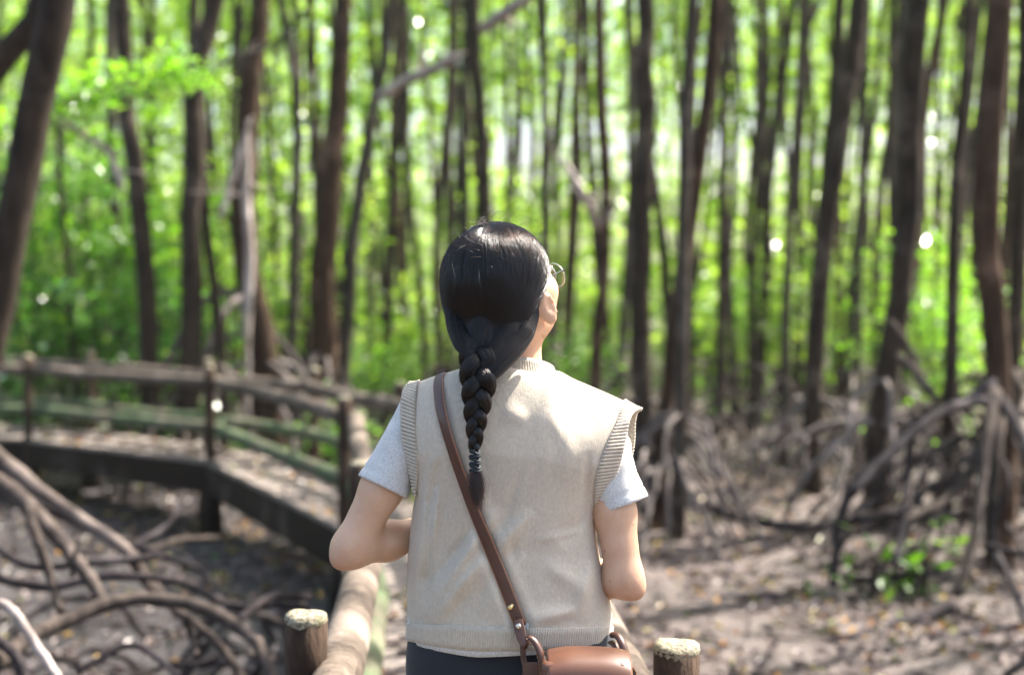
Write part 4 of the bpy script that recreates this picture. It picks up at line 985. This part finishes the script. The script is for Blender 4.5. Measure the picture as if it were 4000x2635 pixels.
tee = part('tee_shirt', grid(np.stack([hi_, tq, lo_]), True), M_TEE); s = tee.modifiers.new('thickness', 'SOLIDIFY'); s.thickness = .0015
sleeve([pp(1715, 1535, 2.605), pp(1650, 1575, 2.605), SL * .80 + EL * .20 + [.002, 0, 0], SL * .60 + EL * .40 + [.001, 0, 0], pp(1497, 1903, 2.580)], [.030, .038, .0455, .0455, .0495], 0, 1)
sleeve([pp(2270, 1590, 2.605), pp(2335, 1620, 2.605), SR * .82 + ER * .18 + [.003, 0, 0], SR * .64 + ER * .36 + [.006, 0, 0], pp(2430, 1971, 2.583)], [.030, .038, .0455, .0455, .0495], 0, 2)
# ------------------------------------------------------------------ hair
def sdf_ell(P, c, r, rot):
    p = (P - c) @ rot; k0 = np.linalg.norm(p / r, axis=-1); k1 = np.linalg.norm(p / np.asarray(r) ** 2, axis=-1) + 1e-9; return k0 * (k0 - 1) / k1
def sdf_cone(P, a, b, r0, r1):
    a = np.asarray(a, float); b = np.asarray(b, float); ab = b - a; p = P - a; t = np.clip((p @ ab) / (ab @ ab), 0, 1); return np.linalg.norm(p - t[..., None] * ab, axis=-1) - (r0 + (r1 - r0) * t)
def smin(a, d, k): h = np.clip(.5 + .5 * (a - d) / k, 0, 1); return a * (1 - h) + d * h - k * h * (1 - h)
GA = pp(1868, 1345, 2.515)                        # where the braid gathers
def hair_f(P):
    d = sdf_ell(P, H(-.002, -.020, .024), (.0890, .1060, .1000), HROT)
    d = smin(d, sdf_ell(P, H(-.006, -.040, -.030), (.078, .074, .080), HROT), .03)
    d = smin(d, sdf_cone(P, H(.014, -.034, -.066), GA + [.008, .004, .010], .041, .028), .03)
    d = smin(d, sdf_cone(P, H(-.035, -.040, -.060), GA, .040, .030), .03)
    return d
def face_f(P):                                    # hair stops behind this (negative inside the face region)
    q = (P - HC) @ HROT; r, f, u = q[..., 0], q[..., 1], q[..., 2]
    lim = np.interp(u, [-.13, -.085, -.045, -.010, .03, .06, .085], [-.055, -.035, -.008, .012, .040, .062, .095])
    return lim - f
HAIRF = SDF((-.24, 2.42, 1.28), (.16, 2.78, 1.66), .004); G = np.stack(np.meshgrid(*HAIRF.ax, indexing='ij'), -1)
HAIRF.F = np.maximum(hair_f(G) + .0025, -face_f(G)).astype(np.float32)
V, F = HAIRF.mesh(); V = smoothV(V, F, 2)
hair = obj('hair', fastmesh('hair', V - p0, F, M_HAIRCAP, smooth=True), person)
hair['label'] = 'glossy black hair swept back into a braid'
def strands(name, PTS, rad, mat, parent):
    """PTS: (N, n, 3); rad scalar or (N, n)"""
    N, n = PTS.shape[:2]; hc = D.hair_curves.new(name); hc.add_curves([n] * N)
    hc.attributes['position'].data.foreach_set('vector', (PTS - p0).astype('f').ravel())
    a = hc.attributes.get('radius') or hc.attributes.new('radius', 'FLOAT', 'POINT'); a.data.foreach_set('value', np.broadcast_to(rad, (N, n)).astype('f').ravel().copy())
    hc.materials.append(mat); return obj(name, hc, parent)
def to_surface(dirs, off):
    """directions from head middle -> points on the hair surface"""
    C0 = H(0, -.02, .0); lo = np.full(dirs.shape[:-1], .02); hi = np.full(dirs.shape[:-1], .30)
    for _ in range(22):
        mid = (lo + hi) / 2; inside = hair_f(C0 + dirs * mid[..., None]) < 0; lo = np.where(inside, mid, lo); hi = np.where(inside, hi, mid)
    return C0 + dirs * (lo + off)[..., None]
def nz(v): return v / np.linalg.norm(v, axis=-1, keepdims=True)
g = np.random.default_rng(12); NS = 15000; n = 22
C0 = H(0, -.02, .0)
# roots: along a short parting at the crown plus the hairline all round
pr = g.random(NS); az = g.uniform(-math.pi, math.pi, NS)
def loc_dir(r, f, u): return r[..., None] * HR + f[..., None] * HF + u[..., None] * HU
el0 = R(86) - np.abs(g.normal(0, R(15), NS))
rootd = loc_dir(np.cos(el0) * np.sin(az), np.cos(el0) * np.cos(az) - .10, np.sin(el0))
# half the strands start lower so the lower head is as thickly covered
low = g.random(NS) < .45; e2 = g.uniform(R(-5), R(70), NS); rootd = np.where(low[:, None], loc_dir(np.cos(e2) * np.sin(az), np.cos(e2) * np.cos(az), np.sin(e2)), rootd); rootd = nz(rootd)
ga = nz(GA[None] - C0 + g.normal(0, .013, (NS, 3)))
azb = np.arctan2(np.sum(rootd * HR, 1), np.sum(rootd * HF, 1)); azb = np.where(low, azb, az)
side = np.sign(np.sin(azb)); back = np.abs(azb) / math.pi            # 1 = straight back
azm = side * math.pi * np.clip(.52 + .48 * back, 0, 1); elm = R(-4) - R(16) * back + g.normal(0, R(4), NS)
mid = loc_dir(np.cos(elm) * np.sin(azm), np.cos(elm) * np.cos(azm), np.sin(elm))
t = np.linspace(0, 1, n)[None, :, None]
d = (1 - t) ** 2 * rootd[:, None] + 2 * t * (1 - t) * mid[:, None] * 1.15 + t ** 2 * ga[:, None] * 1.05
ends = g.uniform(.86, 1.0, NS)[:, None, None]; d = nz(d)
off = g.uniform(-.0010, .0012, NS)[:, None] + np.abs(g.normal(0, .0012, NS))[:, None] * (g.random(NS) < .10)[:, None] * np.sin(math.pi * t[..., 0])
lk = (azb + math.pi) * 22 + 1.5 * np.sin(azb * 5); li = np.floor(lk).astype(int) % 400; de = lk - np.floor(lk); lo_r = g.normal(0, .0005, 400)[li]
lock = ((.0012 * (1 - (2 * de - 1) ** 2) + lo_r)[:, None] + .0034 * np.sin(2 * math.pi * (1.7 * t[..., 0] + g.random(400)[li][:, None])) + .0009 * np.sin(2 * math.pi * (3.3 * t[..., 0] + g.random(NS)[:, None]))) * np.sin(math.pi * np.clip(t[..., 0] * .95 + .04, 0, 1)) ** .6; lock = lock * np.clip(t[..., 0] / .18, 0, 1)
P = to_surface(d, off + lock)
keep = (face_f(P) > -.002).mean(1) > .72
P = P[keep]
# strands crossing the face edge are pulled back onto the edge
q = face_f(P); P = P + np.where(q < 0, q, 0)[..., None] * HF
rad = np.linspace(.00022, .00015, n)[None] * g.uniform(.8, 1.2, len(P))[:, None]
strands('hair_strands', P, rad, M_HAIR, hair)
# hair drawn from behind the ears and the nape to the braid
N2 = 4200; az2 = g.choice([1, 1, -1], N2) * g.uniform(R(62), R(172), N2); e2 = g.uniform(R(-52), R(0), N2)
r2 = nz(loc_dir(np.cos(e2) * np.sin(az2), np.cos(e2) * np.cos(az2), np.sin(e2))); g2 = nz(GA[None] - C0 + g.normal(0, .014, (N2, 3)))
d2 = nz((1 - t) * r2[:, None] + t * g2[:, None] + .10 * np.sin(math.pi * t) * -HU); k2 = (az2 + math.pi) * 9 + e2 * 14
P2 = to_surface(d2, (g.uniform(-.0008, .0012, N2) + .0014 * np.sin(k2 * 2))[:, None] * np.sin(math.pi * np.clip(t[..., 0] + .08, 0, 1)))
k_ = (face_f(P2) > -.002).mean(1) > .85; P2 = P2[k_]; q = face_f(P2); P2 = P2 + np.where(q < 0, q, 0)[..., None] * HF
strands('hair_strands', P2, np.linspace(.0002, .00014, n)[None] * g.uniform(.8, 1.2, len(P2))[:, None], M_HAIR, hair)
# fly-aways
NF = 190; az = g.uniform(-math.pi, math.pi, NF); e = g.uniform(R(38), R(88), NF); rd = nz(loc_dir(np.cos(e) * np.sin(az), np.cos(e) * np.cos(az), np.sin(e)))
P0 = to_surface(rd, np.zeros(NF)); tt = np.linspace(0, 1, 10)[None, :, None]; L = g.uniform(.012, .045, NF)[:, None, None]
tang = nz(np.cross(rd, g.normal(0, 1, (NF, 3))))
P = P0[:, None] + rd[:, None] * L * .55 * np.sin(tt * 2.2) + tang[:, None] * L * 1.3 * tt + g.normal(0, .006, (NF, 1, 3)) * tt ** 2
P[..., 2] -= .25 * L[..., 0] * tt[..., 0] ** 2
strands('loose_hair', P, np.linspace(.00014, .00006, 10)[None], M_HAIR, hair)
# wisps by the ear, neck and over the collar
W_ = []
for a in [          [(2120, 1310, 2.55), (2160, 1360, 2.56), (2220, 1395, 2.57), (2255, 1397, 2.57)]]:
    C = catmull([px(*p_) for p_ in a], 14)
    for _ in range(5): W_.append(C + np.cumsum(g.normal(0, .0007, (14, 3)), 0) + g.normal(0, .0014, 3))
for _ in range(60):
    a = pp(g.uniform(1800, 1960), g.uniform(1400, 1560), 2.475); e = a + np.array([g.normal(0, .03), -.004 - g.random() * .01, -g.uniform(.005, .05)]); m_ = (a + e) / 2 + g.normal(0, .006, 3); W_.append(catmull([a, m_, e], 14))
strands('loose_hair', np.array(W_), np.linspace(.00013, .00005, 14)[None], M_HAIR, hair)

# ------------------------------------------------------------------ braid
bc = catmull([px(1868, 1315, 2.503), px(1872, 1390, 2.482), px(1870, 1470, 2.466), px(1864, 1560, 2.458), px(1858, 1650, 2.455), px(1855, 1755, 2.452)], 150)
sB = np.linspace(0, 1, 150); aB = np.interp(sB, [0, .2, .4, .7, 1], [54, 70, 65, 43, 21]) / 2240     # half width
braid = empty('braid'); braid.parent = hair; braid['label'] = 'thick three-strand braid'
L = np.concatenate([[0], np.cumsum(np.linalg.norm(np.diff(bc, axis=0), axis=1))])
ph0 = np.cumsum(np.gradient(L) / np.interp(sB, [0, 1], [.128, .078])) * 2 * math.pi
T, _, _ = frames(bc); XA = np.tile([1., 0, 0], (150, 1)); XA = nz(XA - T * np.sum(XA * T, 1, keepdims=True)); YA = np.cross(T, XA)
fib = []
for k in range(3):
    ph = ph0 + 2 * math.pi * k / 3 + .6
    C = bc + XA * (aB * .62 * np.sin(ph))[:, None] + YA * (aB * .30 * np.sin(2 * ph))[:, None]
    r = aB * .50
    part('lock', tube(C, r * .96, 14, True), M_HAIRCAP, braid)
    Tk, N, Bk = frames(C); M_ = 520; al = g.uniform(0, 2 * math.pi, M_); rr = g.uniform(.88, 1.08, M_)
    tw = 1.2 * np.sin(ph)[None] * 0
    for j in range(M_):
        an = al[j] + np.linspace(0, 3.5, 150); fl = rr[j] + (.10 if g.random() < .05 else 0) * np.sin(np.linspace(0, 40, 150) + al[j])
        fib.append((C + (np.cos(an)[:, None] * N + np.sin(an)[:, None] * Bk) * (r * fl)[:, None])[::2])
strands('hair_strands', np.array(fib), np.linspace(.00026, .00018, 75)[None], M_HAIR, braid)
# short ends sticking out of the braid
so_ = []
for _ in range(260):
    i = g.integers(10, 145); sd = g.choice([-1, 1]); a = bc[i] + XA[i] * sd * aB[i] * g.uniform(.7, 1); e = a + XA[i] * sd * g.uniform(.002, .012) + T[i] * g.uniform(.004, .022) + g.normal(0, .003, 3); so_.append(catmull([a, (a + e) / 2 + g.normal(0, .0015, 3), e], 6))
strands('loose_hair', np.array(so_), np.linspace(.00011, .00004, 6)[None], M_HAIR, braid)
# locks swept from the nape into the top of the braid
fib = []
for pth, r_l in (([(1890, 1060, 2.520), (1892, 1180, 2.512), (1884, 1280, 2.500), (1875, 1360, 2.486), (1868, 1430, 2.477)], [.004, .016, .023, .021, .010]),
                 ([(2085, 1110, 2.555), (2062, 1240, 2.538), (2014, 1332, 2.509), (1960, 1405, 2.480), (1908, 1465, 2.462), (1868, 1520, 2.462)], [.004, .018, .023, .021, .016, .008]),
                 ([(2015, 1110, 2.530), (1995, 1255, 2.515), (1953, 1346, 2.491), (1912, 1405, 2.470), (1880, 1450, 2.462)], [.004, .017, .021, .018, .009]),
                 ([(1768, 1080, 2.550), (1775, 1205, 2.534), (1797, 1296, 2.509), (1825, 1360, 2.482), (1850, 1420, 2.470)], [.004, .016, .020, .019, .009])):
    C = catmull([px(*p_) for p_ in pth], 40); r = np.interp(np.linspace(0, 1, 40), np.linspace(0, 1, len(r_l)), r_l)
    part('lock', tube(C, r * .95, 14, True), M_HAIRCAP, braid); Tk, N, Bk = frames(C)
    for j in range(520):
        an = g.uniform(0, 6.28) + np.linspace(0, .9, 40); fl = g.uniform(.90, 1.05); ta_ = 1 - .25 * np.linspace(1, 0, 40) ** 4
        fib.append(C + (np.cos(an)[:, None] * N + np.sin(an)[:, None] * Bk) * (r * fl * ta_)[:, None] + g.normal(0, .0004, 3))
strands('hair_strands', np.array(fib), np.linspace(.00024, .00018, 40)[None], M_HAIR, braid)
# elastic tie: stacked twisted coils
tie = empty('hair_tie'); tie.parent = hair; tie['label'] = 'dark teal elastic hair tie'
tc0, tc1 = px(1855, 1758, 2.451), px(1857, 1842, 2.449)
for k in range(6):
    c = tc0 + (tc1 - tc0) * (k + .5) / 6; th = np.linspace(0, 2 * math.pi, 40, endpoint=False); rx = .0078 * (1 + .06 * ((k % 2) - .5)); tl = (.5 if k % 2 else -.5) * (.9 if k < 5 else .3)
    ring = np.c_[c[0] + rx * np.cos(th), c[1] + .0078 * np.sin(th), c[2] + .0042 * tl * np.cos(th) + .0016 * np.sin(2 * th)]
    V, F = tube(np.vstack([ring, ring[:1]]), .0030, 10, False); part('coil', (V, F), M_TIE, tie)
# tail
ta = []
t0 = px(1857, 1836, 2.449); t1 = px(1862, 2000, 2.445)
for _ in range(700):
    f = g.normal(0, 1, 2) * .45; ln = .45 + .55 * g.random() ** 1.5; w0, w1 = .0075, .0150
    a = t0 + [f[0] * w0, f[1] * w0 * .8, 0]; m_ = t0 + (t1 - t0) * .5 * ln + [f[0] * w1 * 1.0, f[1] * w1 * .6, 0]; cv = 1.05 - .35 * ln; e = t0 + (t1 - t0) * ln + [f[0] * w1 * g.uniform(.8, 1.3) * cv + .0015, f[1] * w1 * .7 * cv - .001, 0] + g.normal(0, .0015, 3)
    ta.append(catmull([a, m_, e], 9))
strands('braid_tail', np.array(ta), np.linspace(.00020, .00010, 9)[None], M_HAIRT, hair)

# ------------------------------------------------------------------ eyeglasses
hx = px(2205, 1052, 2.655)                                        # right hinge
gl = empty('eyeglasses', H(0, .095, .01)); tag(gl, 'thin metal eyeglasses worn by the person in the beige vest', 'eyeglasses'); g0 = np.array(gl.location)
qh = (hx - HC) @ HROT
for sx in (-1, 1):
    hg = H(sx * qh[0], qh[1], qh[2]); ear = H(sx * .077, .002, .006); tipp = H(sx * .074, -.014, -.012)
    mk('temple', (lambda VF: (VF[0] - g0, VF[1]))(tube(catmull([hg, hg * .5 + ear * .5 + HU * .001, ear, tipp], 16), [.0016] * 16, 8)), M_FRAME, gl)
    cl_ = H(sx * (abs(qh[0]) - .026), qh[1] + .004, qh[2] - .012); th = np.linspace(0, 2 * math.pi, 40, endpoint=False)
    outd = HR * sx * .96 - HF * .22; outd /= np.linalg.norm(outd)
    ring = cl_ + np.cos(th)[:, None] * outd * .0255 + np.sin(th)[:, None] * HU * .0225
    V, F = tube(np.vstack([ring, ring[:1]]), .0011, 6, False); rim = mk('rim', (V - g0, F), M_FRAME2, gl)
    mk('lens', (np.vstack([ring * .98 + cl_ * .02]) - g0, [tuple(range(40))]), M_GLASS, gl)
    mk('hinge', (lambda VF: (VF[0] - g0, VF[1]))(tube(np.array([hg, cl_ + outd * .024 + HU * .010]), [.0019, .0016], 8)), M_FRAME, gl)
a = H(-(abs(qh[0]) - .050), qh[1] + .010, qh[2] - .008); b = H(abs(qh[0]) - .050, qh[1] + .010, qh[2] - .008)
mk('bridge', (lambda VF: (VF[0] - g0, VF[1]))(tube(catmull([a, (a + b) / 2 + HF * .004 + HU * .004, b], 9), .0011, 6)), M_FRAME2, gl)

# ------------------------------------------------------------------ shoulder bag
bag = empty('shoulder_bag', (.12, 2.43, .60)); tag(bag, 'tan leather shoulder bag with a long brown strap, hanging at the right hip', 'bag'); q0 = np.array(bag.location)
def bpart(name, VF, mat, parent=bag, smooth=True): return mk(name, (np.asarray(VF[0]) - q0, VF[1]), mat, parent, smooth)
def vest_back_y(u, v):
    d = (UV[..., 0] - u) ** 2 + (UV[..., 1] - v) ** 2; i = np.unravel_index(np.argmin(d), d.shape); return yb[i]
sp = np.array([(1724, 1457), (1713, 1482), (1713, 1530), (1722, 1600), (1748, 1700), (1790, 1830), (1850, 1990), (1905, 2120), (1960, 2255), (2005, 2370), (2035, 2445)], float)
su = catmull(sp, 80); sy = np.array([vest_back_y(u, v) for u, v in su]) - .0085
sy = np.array([sy[max(0, i - 3):i + 4].min() if i > 8 else sy[i] for i in range(80)]); sy = np.convolve(np.r_[[sy[0]] * 5, sy, [sy[-1]] * 5], np.ones(11) / 11, 'valid'); sy[:4] = np.linspace(PY - .012, sy[4], 5)[:4]
SC = px(su[:, 0], su[:, 1], sy)
frt = np.array([SC[0] + [.0, .004, .004], [SC[0][0] + .003, PY + .05, 1.29], [-.09, PY + .125, 1.18], [-.02, PY + .135, 1.0], [.12, PY + .125, .86], [.20, PY + .04, .80], [.225, PY - .06, .79], [.20, 2.46, .800]])
FR_ = catmull(frt, 80)
def ribbon(C, w_, th_, name, mat, wid_dir=None, parent=bag):
    T = np.gradient(C, axis=0); T = nz(T)
    n = len(C); N = np.zeros((n, 3))
    for i in range(n):
        c = np.array([0, PY + .0, C[i][2]]); o = C[i] - c; o[2] = 0; o = o / (np.linalg.norm(o) + 1e-9)
        wz = np.clip((C[i][2] - 1.20) / .13, 0, 1) ** 2; o = o * (1 - .75 * wz) + np.array([0, 0, 1.]) * wz
        o = o - T[i] * (o @ T[i]); N[i] = o / np.linalg.norm(o)
    for _ in range(14): N[1:-1] = nz(N[1:-1] * 2 + N[:-2] + N[2:])
    X = np.cross(T, N); w_ = np.broadcast_to(w_, (n,))[:, None]
    P = np.stack([C - X * w_ * .5 - N * th_ * .5, C - X * w_ * .5 + N * th_ * .4, C - X * w_ * .42 + N * th_ * .6, C + X * w_ * .42 + N * th_ * .6, C + X * w_ * .5 + N * th_ * .4, C + X * w_ * .5 - N * th_ * .5], 1)
    V, F = grid(P, True); F = F + [tuple(range(5, -1, -1)), tuple(range(len(V) - 6, len(V)))]
    o = bpart(name, (V, F), mat, parent); return o, X, N
wS = np.interp(np.linspace(0, 1, 80), [0, .15, 1], [.0165, .0200, .0190])
strap, X_, N_ = ribbon(SC, wS, .0030, 'strap', M_STRAP)
ribbon(FR_, .019, .003, 'strap', M_STRAP)
for sd in (-1, 1):                                                       # paler cut edges of the strap
    bpart('strap_edge', tube(SC + X_ * (wS * .5 * sd)[:, None], .0013, 6), M_EDGE, strap)
m = MB()
dn = catmull(SC, 240); xn = np.repeat(X_, 3, 0); nn = np.repeat(N_, 3, 0); wn = np.repeat(wS, 3)
for sd in (-1, 1):
    for i in range(2, 236, 2): m.add(tube(np.array([dn[i], dn[i + 1]]) + xn[i] * wn[i] * .40 * sd + nn[i] * .0019, .00035, 4, False))
o = bpart('stitching', m.get(), M_STRAP, strap)
def stud(u, v, r, mat, name='stud', y=None):
    y = y or (np.interp(v, su[:, 1], sy) - .004); c = px(u, v, y); return bpart(name, sph(c, (r, r * .7, r), 16, 10), mat, strap)
stud(1993, 2371, .0046, M_BRASS); stud(1999, 2364, .0034, M_BRASS, y=np.interp(2364, su[:, 1], sy) - .003)
# strap end folded round the ring
e0 = px(2020, 2415, np.interp(2415, su[:, 1], sy) - .006)
tab = catmull([e0, px(2028, 2450, 2.462), px(2037, 2490, 2.452), px(2049, 2512, 2.446), px(2062, 2516, 2.452)], 18)
tabo, _, _ = ribbon(tab, np.interp(np.linspace(0, 1, 18), [0, .1, .3, .6, 1], [.010, .016, .0185, .0165, .016]), .003, 'strap_tab', M_STRAP)
bpart('tab_edge', tube(tab + np.array([.0088, -.001, 0]), .0012, 6), M_EDGE, tabo)
c = px(2025, 2444, 2.456); bpart('snap', sph(c, (.0052, .0036, .0052), 18, 10), M_SILVER, tabo)
tail_ = catmull([px(2038, 2450, 2.474), px(2042, 2520, 2.468), px(2046, 2580, 2.466), px(2056, 2600, 2.462)], 12); ribbon(tail_, .010, .003, 'strap_tab', M_STRAP)
# rolled leather ring
rg = catmull([px(2052, 2494, 2.455), px(2068, 2489, 2.448), px(2092, 2508, 2.442), px(2113, 2555, 2.436), px(2126, 2620, 2.432), px(2128, 2700, 2.430), px(2110, 2760, 2.43)], 40)
ring = bpart('ring_loop', tube(rg, np.interp(np.linspace(0, 1, 40), [0, .1, .4, 1], [.004, .0062, .0085, .0095]), 14, flat=(1, .75)), M_STRAP)
m = MB(); rs = catmull(rg, 46)
for i in range(4, 40, 2): m.add(tube(np.array([rs[i], rs[i + 1]]) + [-.0072, -.0042, 0], .0006, 5, False))
bpart('stitching', m.get(), M_STITCH, ring)
rg2 = catmull([px(2392, 2478, 2.50), px(2412, 2482, 2.49), px(2432, 2515, 2.475), px(2446, 2570, 2.465), px(2452, 2640, 2.46)], 26)
bpart('ring_loop', tube(rg2, .0075, 12, flat=(1, .75)), M_STRAP)
bpart('strap_tab', tube(catmull([px(2386, 2505, 2.50), px(2404, 2520, 2.49), px(2416, 2560, 2.48)], 8), .008, 10, flat=(1, .4)), M_STRAP)
# body of the bag: rounded box, then gusset tongue and flap
def rbox(x0, x1, y0, y1, z0, z1, r, name, mat, **k):
    o = bpart(name, box(x0, x1, y0, y1, z0, z1), mat, smooth=True); b = o.modifiers.new('bevel', 'BEVEL'); b.width = r; b.segments = 5; b.limit_method = 'NONE'; return o
xl, xr_ = px(2140, 2580, 2.40)[0], px(2462, 2580, 2.40)[0]
zt = px(2300, 2545, 2.41)[2]
rbox(xl - .012, xr_ - .004, 2.375, 2.462, zt - .165, zt - .010, .012, 'pouch', M_LEATHER)
# flap: sheet from the back, over the top, down the front
sec = catmull([(2.468, zt - .09), (2.466, zt - .025), (2.455, zt - .006), (2.430, zt + .001), (2.400, zt - .003), (2.378, zt - .014), (2.366, zt - .035), (2.362, zt - .075), (2.362, zt - .125)], 46)
xs = np.linspace(0, 1, 40); Pq = np.zeros((46, 40, 3))
for i, (y_, z_) in enumerate(sec):
    k = i / 45; inset = .010 * max(0, (k - .8) / .2) ** 2
    Pq[i, :, 0] = xl + inset + (xr_ - xl - 2 * inset) * xs; Pq[i, :, 1] = y_; Pq[i, :, 2] = z_ - .008 * (abs(xs - .46) * 2) ** 2.2 * (1 if k > .05 else 0) + .0006 * np.sin(xs * 9)
flap = bpart('flap', grid(Pq), M_LEATHER); s = flap.modifiers.new('thickness', 'SOLIDIFY'); s.thickness = .0035; s.offset = -1
m = MB()
for j, dx in ((0, .0055), (39, -.0055)):
    ln = catmull(Pq[:, j] + [dx, 0, 0], 130); nrm = np.cross(np.gradient(ln, axis=0), [1, 0, 0]); nrm = nz(nrm); nrm *= -np.sign(nrm[60][1] + 1e-9)
    for i in range(8, 126, 2): m.add(tube(np.array([ln[i], ln[i] * .35 + ln[i + 1] * .65]) + nrm[i] * .0012, .00075, 5, True))
bpart('stitching', m.get(), M_STITCH, flap)
for j in (0, 39): bpart('flap_edge', tube(Pq[:, j], .0019, 6), M_EDGE, flap)
# gusset tongue that holds the ring
rbox(px(2041, 2600, 2.44)[0], px(2113, 2600, 2.44)[0], 2.434, 2.441, zt - .15, px(2080, 2584, 2.44)[2], .0016, 'gusset_tongue', M_STRAP)
rbox(px(2108, 2600, 2.44)[0], px(2114.5, 2600, 2.44)[0], 2.4325, 2.4425, zt - .15, px(2080, 2583, 2.44)[2], .001, 'tongue_edge', M_EDGE)
HAZE = 0.00035
# ------------------------------------------------------------------ humid air under the canopy
hz = NB('humid_air'); hz.t.links.new(hz.n('ShaderNodeVolumePrincipled', Density=HAZE, Color=(.92, .95, .90, 1), Anisotropy=.35).outputs[0], hz.out.inputs['Volume'])
ho = mk('haze', box(-140, 140, -60, 230, -3.0, 24.5), hz.m, smooth=False); ho['kind'] = 'stuff'; ho['label'] = 'thin humid haze hanging between the trees'; ho['category'] = 'haze'
